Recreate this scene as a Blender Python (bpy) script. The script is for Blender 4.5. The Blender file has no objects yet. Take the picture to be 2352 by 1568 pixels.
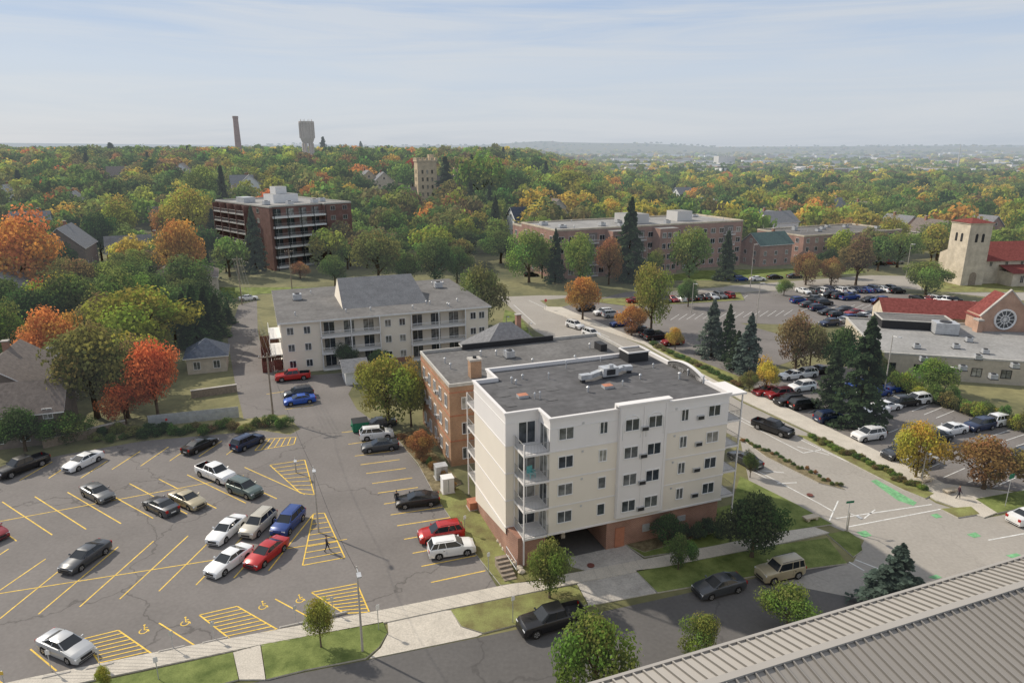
import bpy, bmesh, math, random
import numpy as np
from mathutils import Vector, Matrix
random.seed(7)
sc=bpy.context.scene; COL=sc.collection
# ------------------------------------------------------------ camera geometry / survey helpers
CH=38.0; PIT=math.radians(15.8); SP,CP=math.sin(PIT),math.cos(PIT)
def hill(x,y):
    def S(t):
        t=np.clip(t,0,1); return t*t*(3-2*t)
    h=23*S((y-175)/360.)*S((75+0.06*y-x)/130.)*(1-.55*S((y-1100)/900.))
    r=np.hypot(x,y)
    far=(55+22*np.sin(x/1100.+1)+14*np.sin(x/420.)+5*np.sin(x/170.))*S((r-4200)/2600.)
    return h+far-6*S((x-100)/500.)*S((y-500)/800.)*(1-S((r-3000)/1500.))
def P(px,py,z=0.0):
    u=(px-1176)/1568.; v=(py-784)/1568.
    t=(CH-z)/(SP+v*CP)
    return (u*t,(CP-v*SP)*t)
def G(px,py):
    u=(px-1176)/1568.; v=(py-784)/1568.
    t=np.arange(30,4000,1.0)
    x=u*t; y=(CP-v*SP)*t; z=CH-(SP+v*CP)*t
    k=np.nonzero(z<=hill(x,y))[0]
    i=k[0] if len(k) else len(t)-1
    return float(x[i]),float(y[i]),float(hill(x[i],y[i]))
def top_z(Y,py):
    v=(py-784)/1568.
    return CH-Y*(SP+v*CP)/(CP-v*SP)
def pix(x,y,z):
    d=y*CP+(CH-z)*SP
    return 1176+1568*x/d, 784+1568*((CH-z)*CP-y*SP)/d
TH=math.radians(20.5); E1=(math.cos(TH),math.sin(TH)); E2=(-math.sin(TH),math.cos(TH))
def B(a,b): return (a*E1[0]+b*E2[0], a*E1[1]+b*E2[1])
# ------------------------------------------------------------ materials
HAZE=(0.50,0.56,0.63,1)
def newmat(name):
    m=bpy.data.materials.new(name); m.use_nodes=True
    m.node_tree.nodes.clear(); return m,m.node_tree.nodes,m.node_tree.links
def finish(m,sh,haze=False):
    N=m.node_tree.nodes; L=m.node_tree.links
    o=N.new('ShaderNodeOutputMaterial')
    if haze:  # painted airlight: surfaces glow in the haze colour, more with distance
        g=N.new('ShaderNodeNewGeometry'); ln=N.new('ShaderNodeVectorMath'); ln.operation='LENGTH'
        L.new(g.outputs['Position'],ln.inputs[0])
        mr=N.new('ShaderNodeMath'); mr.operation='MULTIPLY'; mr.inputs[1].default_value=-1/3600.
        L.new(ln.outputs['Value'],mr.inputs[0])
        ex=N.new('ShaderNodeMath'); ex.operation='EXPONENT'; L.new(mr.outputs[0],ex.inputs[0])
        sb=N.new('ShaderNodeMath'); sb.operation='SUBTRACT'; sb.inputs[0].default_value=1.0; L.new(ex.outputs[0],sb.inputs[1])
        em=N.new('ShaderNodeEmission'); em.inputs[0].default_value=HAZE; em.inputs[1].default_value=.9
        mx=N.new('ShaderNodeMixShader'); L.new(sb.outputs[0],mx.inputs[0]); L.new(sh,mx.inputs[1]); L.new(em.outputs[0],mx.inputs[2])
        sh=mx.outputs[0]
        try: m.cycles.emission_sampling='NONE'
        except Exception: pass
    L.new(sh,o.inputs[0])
def c4(c): return (c[0],c[1],c[2],1)
def mat(name,col,rough=.8,var=.15,scale=.6,metal=0,haze=False,bump=0,fine=0,spec=.3,col2=None,coat=0):
    m,N,L=newmat(name)
    tc=N.new('ShaderNodeTexCoord'); nz=N.new('ShaderNodeTexNoise'); nz.inputs['Scale'].default_value=scale; nz.inputs['Detail'].default_value=6
    nz.inputs['Roughness'].default_value=.65
    L.new(tc.outputs['Object'],nz.inputs['Vector'])
    mx=N.new('ShaderNodeMix'); mx.data_type='RGBA'
    a=[max(0,c*(1-var*1.6)) for c in col]; b=[c*(1+var*1.6) for c in (col2 or col)]
    mx.inputs[6].default_value=c4(a); mx.inputs[7].default_value=c4(b)
    mr=N.new('ShaderNodeMapRange'); mr.inputs[1].default_value=.3; mr.inputs[2].default_value=.7; L.new(nz.outputs['Fac'],mr.inputs[0]); L.new(mr.outputs[0],mx.inputs[0])
    colout=mx.outputs[2]
    if fine:
        n2=N.new('ShaderNodeTexNoise'); n2.inputs['Scale'].default_value=fine; n2.inputs['Detail'].default_value=3; L.new(tc.outputs['Object'],n2.inputs['Vector'])
        m2=N.new('ShaderNodeMapRange'); m2.inputs[1].default_value=.3; m2.inputs[2].default_value=.7; m2.inputs[3].default_value=.85; m2.inputs[4].default_value=1.15
        L.new(n2.outputs['Fac'],m2.inputs[0])
        vm=N.new('ShaderNodeVectorMath'); vm.operation='SCALE'; L.new(colout,vm.inputs[0]); L.new(m2.outputs[0],vm.inputs['Scale']); colout=vm.outputs[0]
    p=N.new('ShaderNodeBsdfPrincipled'); L.new(colout,p.inputs['Base Color'])
    p.inputs['Roughness'].default_value=rough; p.inputs['Metallic'].default_value=metal
    p.inputs['Specular IOR Level'].default_value=spec
    if coat: p.inputs['Coat Weight'].default_value=coat
    if bump:
        bp=N.new('ShaderNodeBump'); bp.inputs['Strength'].default_value=bump; bp.inputs['Distance'].default_value=.05
        n3=N.new('ShaderNodeTexNoise'); n3.inputs['Scale'].default_value=fine or 6; L.new(tc.outputs['Object'],n3.inputs['Vector'])
        L.new(n3.outputs['Fac'],bp.inputs['Height']); L.new(bp.outputs[0],p.inputs['Normal'])
    finish(m,p.outputs[0],haze); return m
def brick(name,c1,c2,mort,haze=False,sc_=1.0):
    m,N,L=newmat(name)
    tc=N.new('ShaderNodeTexCoord'); sx=N.new('ShaderNodeSeparateXYZ'); L.new(tc.outputs['Object'],sx.inputs[0])
    ad=N.new('ShaderNodeMath'); ad.operation='ADD'; L.new(sx.outputs[0],ad.inputs[0]); L.new(sx.outputs[1],ad.inputs[1])
    cb=N.new('ShaderNodeCombineXYZ'); L.new(ad.outputs[0],cb.inputs[0]); L.new(sx.outputs[2],cb.inputs[1])
    br=N.new('ShaderNodeTexBrick'); L.new(cb.outputs[0],br.inputs['Vector']); br.inputs['Scale'].default_value=2.2*sc_
    br.inputs['Color1'].default_value=c4(c1); br.inputs['Color2'].default_value=c4(c2); br.inputs['Mortar'].default_value=c4(mort); br.inputs['Mortar Size'].default_value=.03
    nz=N.new('ShaderNodeTexNoise'); nz.inputs['Scale'].default_value=.5; nz.inputs['Detail'].default_value=5; L.new(tc.outputs['Object'],nz.inputs['Vector'])
    mr=N.new('ShaderNodeMapRange'); mr.inputs[1].default_value=.3; mr.inputs[2].default_value=.7; mr.inputs[3].default_value=.8; mr.inputs[4].default_value=1.17; L.new(nz.outputs['Fac'],mr.inputs[0])
    vm=N.new('ShaderNodeVectorMath'); vm.operation='SCALE'; L.new(br.outputs['Color'],vm.inputs[0]); L.new(mr.outputs[0],vm.inputs['Scale'])
    p=N.new('ShaderNodeBsdfPrincipled'); L.new(vm.outputs[0],p.inputs['Base Color']); p.inputs['Roughness'].default_value=.9; p.inputs['Specular IOR Level'].default_value=.2
    finish(m,p.outputs[0],haze); return m
def asphalt(name,base,crack=.35,cs=.11,patch=.2):
    m,N,L=newmat(name)
    tc=N.new('ShaderNodeTexCoord')
    n1=N.new('ShaderNodeTexNoise'); n1.inputs['Scale'].default_value=.12; n1.inputs['Detail'].default_value=7; n1.inputs['Roughness'].default_value=.6
    L.new(tc.outputs['Object'],n1.inputs['Vector'])
    n2=N.new('ShaderNodeTexNoise'); n2.inputs['Scale'].default_value=3; n2.inputs['Detail'].default_value=6; L.new(tc.outputs['Object'],n2.inputs['Vector'])
    mr=N.new('ShaderNodeMapRange'); mr.inputs[1].default_value=.3; mr.inputs[2].default_value=.7; mr.inputs[3].default_value=1-patch; mr.inputs[4].default_value=1+patch; L.new(n1.outputs['Fac'],mr.inputs[0])
    mr2=N.new('ShaderNodeMapRange'); mr2.inputs[1].default_value=.3; mr2.inputs[2].default_value=.7; mr2.inputs[3].default_value=.92; mr2.inputs[4].default_value=1.08; L.new(n2.outputs['Fac'],mr2.inputs[0])
    mu=N.new('ShaderNodeMath'); mu.operation='MULTIPLY'; L.new(mr.outputs[0],mu.inputs[0]); L.new(mr2.outputs[0],mu.inputs[1])
    nw=N.new('ShaderNodeTexNoise'); nw.inputs['Scale'].default_value=.35; nw.inputs['Detail'].default_value=5; L.new(tc.outputs['Object'],nw.inputs['Vector'])
    sc1=N.new('ShaderNodeVectorMath'); sc1.operation='SCALE'; sc1.inputs['Scale'].default_value=5; L.new(nw.outputs['Color'],sc1.inputs[0])
    ad=N.new('ShaderNodeVectorMath'); L.new(tc.outputs['Object'],ad.inputs[0]); L.new(sc1.outputs[0],ad.inputs[1])
    vo=N.new('ShaderNodeTexVoronoi'); vo.feature='DISTANCE_TO_EDGE'; vo.inputs['Scale'].default_value=cs; L.new(ad.outputs[0],vo.inputs['Vector'])
    cr=N.new('ShaderNodeMapRange'); cr.inputs[1].default_value=.002; cr.inputs[2].default_value=.007; cr.inputs[3].default_value=1-crack; cr.inputs[4].default_value=1; L.new(vo.outputs['Distance'],cr.inputs[0])
    mu2=N.new('ShaderNodeMath'); mu2.operation='MULTIPLY'; L.new(mu.outputs[0],mu2.inputs[0]); L.new(cr.outputs[0],mu2.inputs[1])
    vm=N.new('ShaderNodeVectorMath'); vm.operation='SCALE'; vm.inputs[0].default_value=base; L.new(mu2.outputs[0],vm.inputs['Scale'])
    p=N.new('ShaderNodeBsdfPrincipled'); L.new(vm.outputs[0],p.inputs['Base Color']); p.inputs['Roughness'].default_value=.9; p.inputs['Specular IOR Level'].default_value=.2
    finish(m,p.outputs[0]); return m
def foliage(name):
    m,N,L=newmat(name)
    at=N.new('ShaderNodeAttribute'); at.attribute_name='tint'
    oi=N.new('ShaderNodeObjectInfo')
    vm=N.new('ShaderNodeVectorMath'); vm.operation='MULTIPLY'; L.new(at.outputs['Color'],vm.inputs[0]); L.new(oi.outputs['Color'],vm.inputs[1])
    d=N.new('ShaderNodeBsdfDiffuse'); L.new(vm.outputs[0],d.inputs[0])
    t=N.new('ShaderNodeBsdfTranslucent'); L.new(vm.outputs[0],t.inputs[0])
    mx=N.new('ShaderNodeMixShader'); mx.inputs[0].default_value=.48; L.new(d.outputs[0],mx.inputs[1]); L.new(t.outputs[0],mx.inputs[2])
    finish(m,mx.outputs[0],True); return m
def paint():
    m,N,L=newmat('car_paint'); oi=N.new('ShaderNodeObjectInfo'); p=N.new('ShaderNodeBsdfPrincipled')
    L.new(oi.outputs['Color'],p.inputs['Base Color']); p.inputs['Roughness'].default_value=.35; p.inputs['Metallic'].default_value=.15
    p.inputs['Coat Weight'].default_value=.6; p.inputs['Coat Roughness'].default_value=.08
    finish(m,p.outputs[0]); return m
def glassmat():
    m,N,L=newmat('window_glass'); oi=N.new('ShaderNodeObjectInfo'); r=N.new('ShaderNodeValToRGB'); e=r.color_ramp.elements
    e[0].position=.0; e[0].color=(.03,.038,.048,1); e[1].position=1; e[1].color=(.34,.33,.30,1); x=e.new(.5); x.color=(.06,.07,.08,1); x=e.new(.8); x.color=(.16,.165,.16,1)
    L.new(oi.outputs['Random'],r.inputs[0]); p=N.new('ShaderNodeBsdfPrincipled')
    tc=N.new('ShaderNodeTexCoord'); nz=N.new('ShaderNodeTexNoise'); nz.inputs['Scale'].default_value=1.3; L.new(tc.outputs['Object'],nz.inputs[0])
    mr=N.new('ShaderNodeMapRange'); mr.inputs[1].default_value=.35; mr.inputs[2].default_value=.65; mr.inputs[3].default_value=.5; mr.inputs[4].default_value=1.4; L.new(nz.outputs['Fac'],mr.inputs[0])
    vm=N.new('ShaderNodeVectorMath'); vm.operation='SCALE'; L.new(r.outputs[0],vm.inputs[0]); L.new(mr.outputs[0],vm.inputs['Scale'])
    L.new(vm.outputs[0],p.inputs['Base Color']); p.inputs['Roughness'].default_value=.1; p.inputs['Specular IOR Level'].default_value=.7
    finish(m,p.outputs[0]); return m
M={}
M['leaf']=foliage('foliage'); M['paint']=paint(); M['glass']=glassmat()
M['bark']=mat('bark',(.13,.10,.075),.95,.3,4)
M['carglass']=mat('car_glass',(.02,.024,.028),.08,.1,1,spec=.6)
M['white']=mat('white_trim',(.72,.71,.69),.6,.04,1)
M['stucco_w']=mat('white_stucco',(.70,.675,.655),.9,.018,.25)
M['stucco_c']=mat('cream_stucco',(.71,.655,.565),.9,.018,.25)
M['cream']=mat('cream_siding',(.72,.655,.555),.9,.03,.3)
M['brick_o']=brick('orange_brick',(.40,.225,.125),(.32,.17,.095),(.42,.34,.26))
M['brick_r']=brick('red_brick',(.36,.185,.13),(.30,.15,.105),(.38,.29,.24))
M['brick_d']=brick('dark_red_brick',(.20,.105,.088),(.165,.085,.07),(.22,.16,.14))
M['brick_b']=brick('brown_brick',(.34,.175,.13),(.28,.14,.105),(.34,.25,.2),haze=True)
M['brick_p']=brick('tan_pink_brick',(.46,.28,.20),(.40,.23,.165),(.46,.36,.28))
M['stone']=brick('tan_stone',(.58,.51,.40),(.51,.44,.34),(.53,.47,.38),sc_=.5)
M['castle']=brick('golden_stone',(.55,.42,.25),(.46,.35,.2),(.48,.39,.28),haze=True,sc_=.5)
M['roof_d']=mat('dark_roof_membrane',(.112,.11,.112),.9,.12,.25,fine=1.2,spec=.15)
M['roof_g']=mat('grey_roof_membrane',(.155,.15,.145),.95,.14,.2,fine=2,spec=.1)
M['roof_l']=mat('light_roof_membrane',(.28,.275,.265),.9,.13,.15,fine=2,spec=.15)
M['patch']=mat('roof_patch_membrane',(.124,.122,.123),.9,.08,1,spec=.15)
M['patch2']=mat('roof_seam_dark',(.088,.087,.089),.9,.08,1,spec=.15)
M['joint']=mat('pavement_joint',(.33,.31,.275),.95,.1,1)
M['black']=mat('black_trim',(.03,.03,.032),.6,.1,1)
M['rail']=mat('grey_railing_steel',(.30,.295,.28),.6,.08,1)
M['metal']=mat('galvanised_metal',(.5,.51,.52),.45,.12,1.5,metal=.4)
M['metal_roof']=mat('grey_metal_roof',(.135,.14,.15),.95,.1,.5,fine=4,spec=.05)
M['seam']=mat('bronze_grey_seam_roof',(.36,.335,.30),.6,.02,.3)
M['seam_shaded']=mat('bronze_grey_seam_roof_shaded',(.27,.25,.225),.6,.02,.3)  # same metal painted darker, for shade on the slope away from the sun
M['rib_shade']=mat('seam_rib_flank_shade',(.15,.14,.125),.7,.02,.3)  # rib sides coloured dark to stand in for the shadow beside each rib
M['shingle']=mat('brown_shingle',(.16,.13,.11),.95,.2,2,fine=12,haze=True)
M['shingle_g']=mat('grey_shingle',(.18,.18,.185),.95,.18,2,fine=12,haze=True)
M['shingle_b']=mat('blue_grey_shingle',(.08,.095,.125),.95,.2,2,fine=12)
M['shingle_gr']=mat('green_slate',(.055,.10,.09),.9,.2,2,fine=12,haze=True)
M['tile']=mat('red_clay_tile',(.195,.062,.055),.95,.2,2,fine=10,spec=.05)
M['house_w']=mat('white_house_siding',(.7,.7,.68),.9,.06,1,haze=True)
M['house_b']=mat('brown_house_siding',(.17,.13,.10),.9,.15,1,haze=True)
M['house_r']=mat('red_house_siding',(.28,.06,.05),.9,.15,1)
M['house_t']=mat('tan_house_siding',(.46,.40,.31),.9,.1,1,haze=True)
M['conc']=mat('concrete',(.40,.375,.34),.9,.12,.5,fine=6)
M['asph']=asphalt('parking_asphalt',(.182,.168,.158),.30,.05,.13)
M['asph_n']=asphalt('street_asphalt',(.115,.110,.107),.2,.04,.12)
M['road']=asphalt('road_concrete',(.32,.297,.265),.1,.07,.08)
M['side']=mat('pavement_concrete',(.49,.45,.385),.9,.07,.6,fine=8)
M['kerb']=mat('kerb_concrete',(.46,.44,.40),.9,.1,2)
M['grass']=mat('lawn',(.115,.165,.04),1,.28,.5,fine=9,col2=(.15,.175,.055),bump=.4)
M['grass_d']=mat('dry_lawn',(.24,.20,.09),1,.3,.5,fine=9,col2=(.17,.185,.065),bump=.4)
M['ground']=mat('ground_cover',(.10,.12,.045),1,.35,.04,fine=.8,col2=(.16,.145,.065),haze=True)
M['yellow']=mat('yellow_paint',(.74,.5,.09),.8,.16,1.2,fine=6)
M['wline']=mat('white_paint',(.62,.62,.6),.8,.14,1.2,fine=6)
M['gline']=mat('green_paint',(.17,.38,.19),.85,.2,1.5,fine=4)
M['mulch']=mat('planting_bed',(.17,.14,.08),1,.35,1.5,fine=8)
M['tyre']=mat('tyre_rubber',(.02,.02,.02),.9,.1,3)
M['rim']=mat('alloy_rim',(.45,.45,.46),.35,.1,3,metal=.7)
M['lamp_h']=mat('headlamp_lens',(.75,.77,.8),.15,.05,3,spec=.6)
M['lamp_t']=mat('tail_lamp_lens',(.35,.015,.012),.25,.05,3)
M['wood']=mat('weathered_wood',(.28,.23,.18),.9,.2,3)
M['redwood']=mat('dark_red_fence',(.15,.055,.045),.9,.15,2)
M['green_p']=mat('green_steel',(.02,.16,.09),.6,.1,2)
M['red_p']=mat('red_sign_paint',(.55,.03,.03),.6,.1,2)
M['orangehatch']=mat('brick_cap',(.42,.18,.11),.9,.1,2)
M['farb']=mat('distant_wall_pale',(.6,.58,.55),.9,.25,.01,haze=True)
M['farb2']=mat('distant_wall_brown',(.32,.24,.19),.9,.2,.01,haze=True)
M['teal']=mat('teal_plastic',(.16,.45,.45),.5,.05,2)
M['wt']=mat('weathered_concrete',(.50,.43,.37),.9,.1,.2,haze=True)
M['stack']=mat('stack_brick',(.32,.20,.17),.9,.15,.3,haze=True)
# ------------------------------------------------------------ mesh builder
class MB:
    def __init__(s): s.v=[];s.f=[];s.m=[];s.mats=[]
    def mi(s,k):
        if k not in s.mats: s.mats.append(k)
        return s.mats.index(k)
    def face(s,pts,k):
        n=len(s.v); s.v+= [tuple(p) for p in pts]; s.f.append(list(range(n,n+len(pts)))); s.m.append(s.mi(k))
    def box(s,x0,x1,y0,y1,z0,z1,k,kt=None):
        n=len(s.v)
        s.v+=[(x0,y0,z0),(x1,y0,z0),(x1,y1,z0),(x0,y1,z0),(x0,y0,z1),(x1,y0,z1),(x1,y1,z1),(x0,y1,z1)]
        i=s.mi(k); t=s.mi(kt) if kt else i
        for q,mm in (((0,3,2,1),i),((4,5,6,7),t),((0,1,5,4),i),((1,2,6,5),i),((2,3,7,6),i),((3,0,4,7),i)):
            s.f.append([n+a for a in q]); s.m.append(mm)
    def prism(s,poly,z0,z1,k,kt=None,bottom=True):
        ar=sum(poly[i][0]*poly[(i+1)%len(poly)][1]-poly[(i+1)%len(poly)][0]*poly[i][1] for i in range(len(poly)))
        if ar<0: poly=poly[::-1]
        n=len(s.v); c=len(poly)
        s.v+=[(p[0],p[1],z0) for p in poly]+[(p[0],p[1],z1) for p in poly]
        i=s.mi(k); t=s.mi(kt) if kt else i
        s.f.append([n+c+j for j in range(c)]); s.m.append(t)
        if bottom: s.f.append([n+c-1-j for j in range(c)]); s.m.append(i)
        for j in range(c):
            l=(j+1)%c; s.f.append([n+j,n+l,n+c+l,n+c+j]); s.m.append(i)
    def tube(s,p0,p1,r0,r1,k,seg=8,cap=True):
        p0=Vector(p0);p1=Vector(p1); d=(p1-p0)
        if d.length<1e-6: return
        q=d.to_track_quat('Z','Y'); n=len(s.v)
        for p,r in ((p0,r0),(p1,r1)):
            for j in range(seg):
                a=2*math.pi*j/seg; s.v.append(tuple(p+q@Vector((r*math.cos(a),r*math.sin(a),0))))
        i=s.mi(k)
        for j in range(seg):
            l=(j+1)%seg; s.f.append([n+j,n+l,n+seg+l,n+seg+j]); s.m.append(i)
        if cap:
            s.f.append([n+seg+j for j in range(seg)]); s.m.append(i)
            s.f.append([n+seg-1-j for j in range(seg)]); s.m.append(i)
    def mesh(s,name,smooth=False):
        me=bpy.data.meshes.new(name); me.from_pydata(s.v,[],s.f)
        for k in s.mats: me.materials.append(M[k])
        me.polygons.foreach_set('material_index',s.m)
        me.update(); return me
def link(o): COL.objects.link(o); return o
def obj(name,me,parent=None,loc=(0,0,0),rot=0,scale=None,color=None):
    o=bpy.data.objects.new(name,me); o.location=loc; o.rotation_euler=(0,0,rot)
    if scale: o.scale=scale
    if parent: o.parent=parent
    if color: o.color=c4(color)
    return link(o)
def boxpart(name,par,*a):
    mb=MB(); mb.box(*a); return obj(name,mb.mesh(name),par)
def tag(o,label,cat,group=None):
    o['label']=label; o['category']=cat
    if group: o['group']=group
    return o
def thing(name,label,cat,loc=(0,0,0),rot=0,group=None):
    return tag(obj(name,None,None,loc,rot),label,cat,group)
def structure(name,me):
    o=obj(name,me); o['kind']='structure'; return o
# ------------------------------------------------------------ terrain
xs=np.unique(np.concatenate([np.linspace(-9000,-1200,30),np.linspace(-1200,1200,121),np.linspace(1200,9000,30)]))
ys=np.unique(np.concatenate([np.linspace(-400,170,6),np.linspace(175,1200,80),np.linspace(1200,12000,70)]))
XX,YY=np.meshgrid(xs,ys); ZZ=np.where(YY<176,0,hill(XX,YY))
V=np.stack([XX.ravel(),YY.ravel(),ZZ.ravel()],1); nx=len(xs)
F=[(j*nx+i,j*nx+i+1,(j+1)*nx+i+1,(j+1)*nx+i) for j in range(len(ys)-1) for i in range(nx-1)]
me=bpy.data.meshes.new('ground'); me.from_pydata(V.tolist(),[],F); me.materials.append(M['ground'])
me.polygons.foreach_set('use_smooth',[True]*len(F)); structure('ground',me)
EXCL=[]
def ccw(w):
    ar=sum(w[i][0]*w[(i+1)%len(w)][1]-w[(i+1)%len(w)][0]*w[i][1] for i in range(len(w)))
    return w[::-1] if ar<0 else w
def wpoly(px,z=0): return [P(x,y,z) for x,y in px]
def sheet(name,px,z,k,ex=True,kerb=False):
    w=ccw(wpoly(px)); mb=MB()
    if kerb: mb.prism(w,0.0,z,'kerb',k,bottom=False)
    else: mb.face([(p[0],p[1],z) for p in w],k)
    me=mb.mesh(name)
    bm=bmesh.new(); bm.from_mesh(me); bmesh.ops.triangulate(bm,faces=[f for f in bm.faces if len(f.verts)>4]); bm.to_mesh(me); bm.free()
    o=structure(name,me)
    if ex: EXCL.append(w)
    return o
sheet('parking_lot',[(-500,1190),(0,1078),(140,1045),(330,1012),(470,1000),(600,988),(665,998),(690,985),(655,952),(560,962),(540,880),(523,780),(548,700),(590,690),(592,760),(606,830),(640,868),(830,852),(800,905),(820,940),(905,1000),(950,1055),(1020,1150),(1140,1345),(1150,1352),(640,1455),(60,1572),(-500,1700)],.012,'asph')
sheet('street',[(-300,1720),(300,1622),(845,1515),(1100,1463),(1440,1392),(1740,1326),(1960,1290),(2100,1350),(2300,1430),(2100,1500),(1700,1640),(1000,1900),(-300,2300)],.012,'asph_n')
sheet('road',[(1040,600),(1085,600),(1175,640),(1280,655),(1480,652),(1700,655),(2000,632),(2352,640),(2800,640),(2800,690),(2352,690),(2000,655),(1700,672),(1480,668),(1240,690),(1260,705),(1480,795),(1700,922),(2000,1062),(2150,1155),(2260,1190),(2600,1130),(2900,1180),(2600,1330),(2352,1330),(2300,1430),(2100,1400),(1790,1338),(1960,1290),(1985,1240),(1915,1210),(1720,1105),(1700,1010),(1400,850),(1230,760),(1165,700),(1100,640)],.016,'road')
sheet('parking_lot',[(1290,705),(1450,668),(1720,672),(1990,655),(2160,690),(2100,735),(1960,750),(1700,742),(1900,800),(1700,870),(1480,785)],.02,'asph')
sheet('parking_lot',[(1725,880),(1880,835),(2010,850),(2352,968),(2700,1060),(2500,1140),(2352,1130),(2170,1110),(1960,1010),(1740,905)],.02,'asph')
def walk(name,px,k='side',z=.13): return sheet(name,px,z,k,kerb=True)
walk('pavement',[(60,1560),(370,1497),(640,1447),(890,1400),(1150,1347),(1190,1340),(1345,1312),(1520,1278),(1640,1255),(1800,1222),(1870,1212),(1905,1225),(1790,1250),(1530,1302),(1350,1335),(1190,1368),(1020,1402),(890,1430),(600,1482),(230,1560),(0,1610),(-200,1620)])
walk('lawn_verge',[(600,1482),(880,1430),(890,1455),(870,1488),(840,1513),(700,1540),(612,1562)],'grass')
walk('lawn_verge',[(170,1580),(535,1500),(548,1562),(400,1600),(200,1640)],'grass')
walk('lawn_verge',[(1035,1402),(1190,1370),(1325,1345),(1348,1388),(1330,1400),(1110,1455),(1060,1440)],'grass_d')
walk('lawn_verge',[(1460,1312),(1530,1303),(1790,1252),(1900,1237),(1945,1295),(1745,1322),(1510,1362)],'grass')
walk('driveway_apron',[(890,1430),(1020,1402),(1035,1402),(1058,1440),(1108,1456),(1095,1462),(848,1513),(875,1488),(892,1455)],'side',.06)
walk('driveway_apron',[(1270,1240),(1400,1225),(1480,1285),(1535,1278),(1460,1312),(1508,1362),(1350,1392),(1350,1385),(1326,1342),(1350,1312),(1310,1300)],'conc',.06)
walk('footpath',[(536,1500),(598,1483),(610,1562),(550,1562)],'side',.12)
walk('lawn',[(1000,1140),(1050,1120),(1180,1235),(1240,1335),(1150,1345),(1090,1270)],'grass_d')
walk('planting_bed',[(905,1000),(950,990),(1060,1110),(1000,1140),(960,1065)],'mulch')
walk('lawn',[(1640,1255),(1480,1280),(1400,1228),(1680,1160),(1700,1095),(1830,1160),(1912,1205),(1870,1211),(1800,1222)],'grass')
walk('planting_bed',[(1405,1240),(1640,1188),(1640,1225),(1480,1270)],'mulch',.15)
walk('lawn_verge',[(1900,1228),(1945,1220),(1975,1240),(1980,1265),(1960,1280)],'grass')
walk('traffic_island',[(1690,1000),(1740,1025),(1940,1125),(1880,1110),(1760,1050)],'mulch',.14)
walk('traffic_island',[(1830,1000),(1870,1005),(2145,1135),(2125,1146),(2075,1126),(1992,1084),(1950,1062)],'grass_d',.14)
walk('pavement',[(1250,705),(1290,706),(1480,785),(1690,897),(1740,905),(1960,1010),(2170,1112),(2352,1135),(2500,1142),(2500,1180),(2352,1155),(2260,1190),(2150,1150),(2000,1058),(1700,918),(1480,792),(1250,712)])
walk('lawn_verge',[(2160,1170),(2230,1165),(2250,1182),(2200,1190)],'grass_d',.14)
walk('lawn_verge',[(2240,1148),(2352,1128),(2360,1165),(2290,1180)],'grass',.17)
walk('lawn',[(1160,712),(1190,722),(1225,775),(1190,790),(1150,760)],'grass')
walk('lawn',[(500,655),(600,640),(745,645),(740,670),(600,676),(520,690)],'grass')
walk('lawn',[(1170,630),(1480,625),(1700,620),(1980,615),(1990,628),(1700,645),(1480,645),(1280,648)],'grass',.12)
walk('lawn_verge',[(1330,690),(1700,672),(1710,690),(1450,705)],'grass_d',.15)
walk('planting_bed',[(1490,783),(1720,875),(1700,905),(1500,800)],'grass_d',.15)
walk('lawn',[(2090,640),(2352,640),(2352,672),(2130,672)],'grass_d',.15)
# ------------------------------------------------------------ markings
def strip(mb,p,q,w,z,k):
    d=Vector((q[0]-p[0],q[1]-p[1]))
    if d.length<.01: return
    n=Vector((-d.y,d.x)).normalized()*w/2
    mb.face([(p[0]-n.x,p[1]-n.y,z),(q[0]-n.x,q[1]-n.y,z),(q[0]+n.x,q[1]+n.y,z),(p[0]+n.x,p[1]+n.y,z)],k)
mk=MB()
YL=[((45,1103),(120,1060)),((112,1098),(180,1052)),((185,1098),(247,1058)),((257,1078),(322,1036)),((323,1070),(387,1026)),((390,1058),(452,1016)),((457,1048),(510,1012)),((520,1044),(570,1008)),
((5,1152),(120,1228)),((80,1140),(198,1215)),((155,1130),(278,1202)),((225,1120),(352,1190)),((297,1110),(430,1180)),((365,1100),(497,1167)),((430,1090),(565,1155)),((500,1083),(636,1145)),((562,1073),(700,1135)),((-70,1165),(38,1242)),
((0,1355),(105,1283)),((-80,1325),(20,1260)),((0,1420),(188,1268)),((88,1410),(272,1255)),((183,1393),(353,1242)),((275,1375),(432,1230)),((365,1357),(510,1215)),((450,1343),(585,1205)),((537,1327),(650,1200)),((617,1310),(720,1180)),
((815,1047),(905,1035)),((828,1067),(918,1055)),((841,1087),(932,1075)),((855,1110),(947,1097)),((868,1132),(960,1119)),((882,1157),(985,1142)),((897,1182),(1023,1163)),((912,1207),(1040,1187)),((928,1238),(1060,1215)),((948,1270),(1080,1245)),((968,1300),(1095,1275)),((990,1337),(1115,1310)),((785,993),(840,987)),((800,1020),(870,1010)),
((365,1430),(450,1483)),((632,1375),(735,1430)),((70,1490),(130,1540)),((455,1000),(480,985)),((612,905),(660,898)),((655,940),(720,930)),((20,1580),(-60,1520))]
for a,b in YL: strip(mk,P(*a),P(*b),.12,.02,'yellow')
def zig(a,b): strip(mk,P(*a),P(*b),.11,.024,'yellow')
zig((0,1197),(497,1105)); zig((-100,1378),(797,1238)); zig((497,1105),(560,1092))
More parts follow.
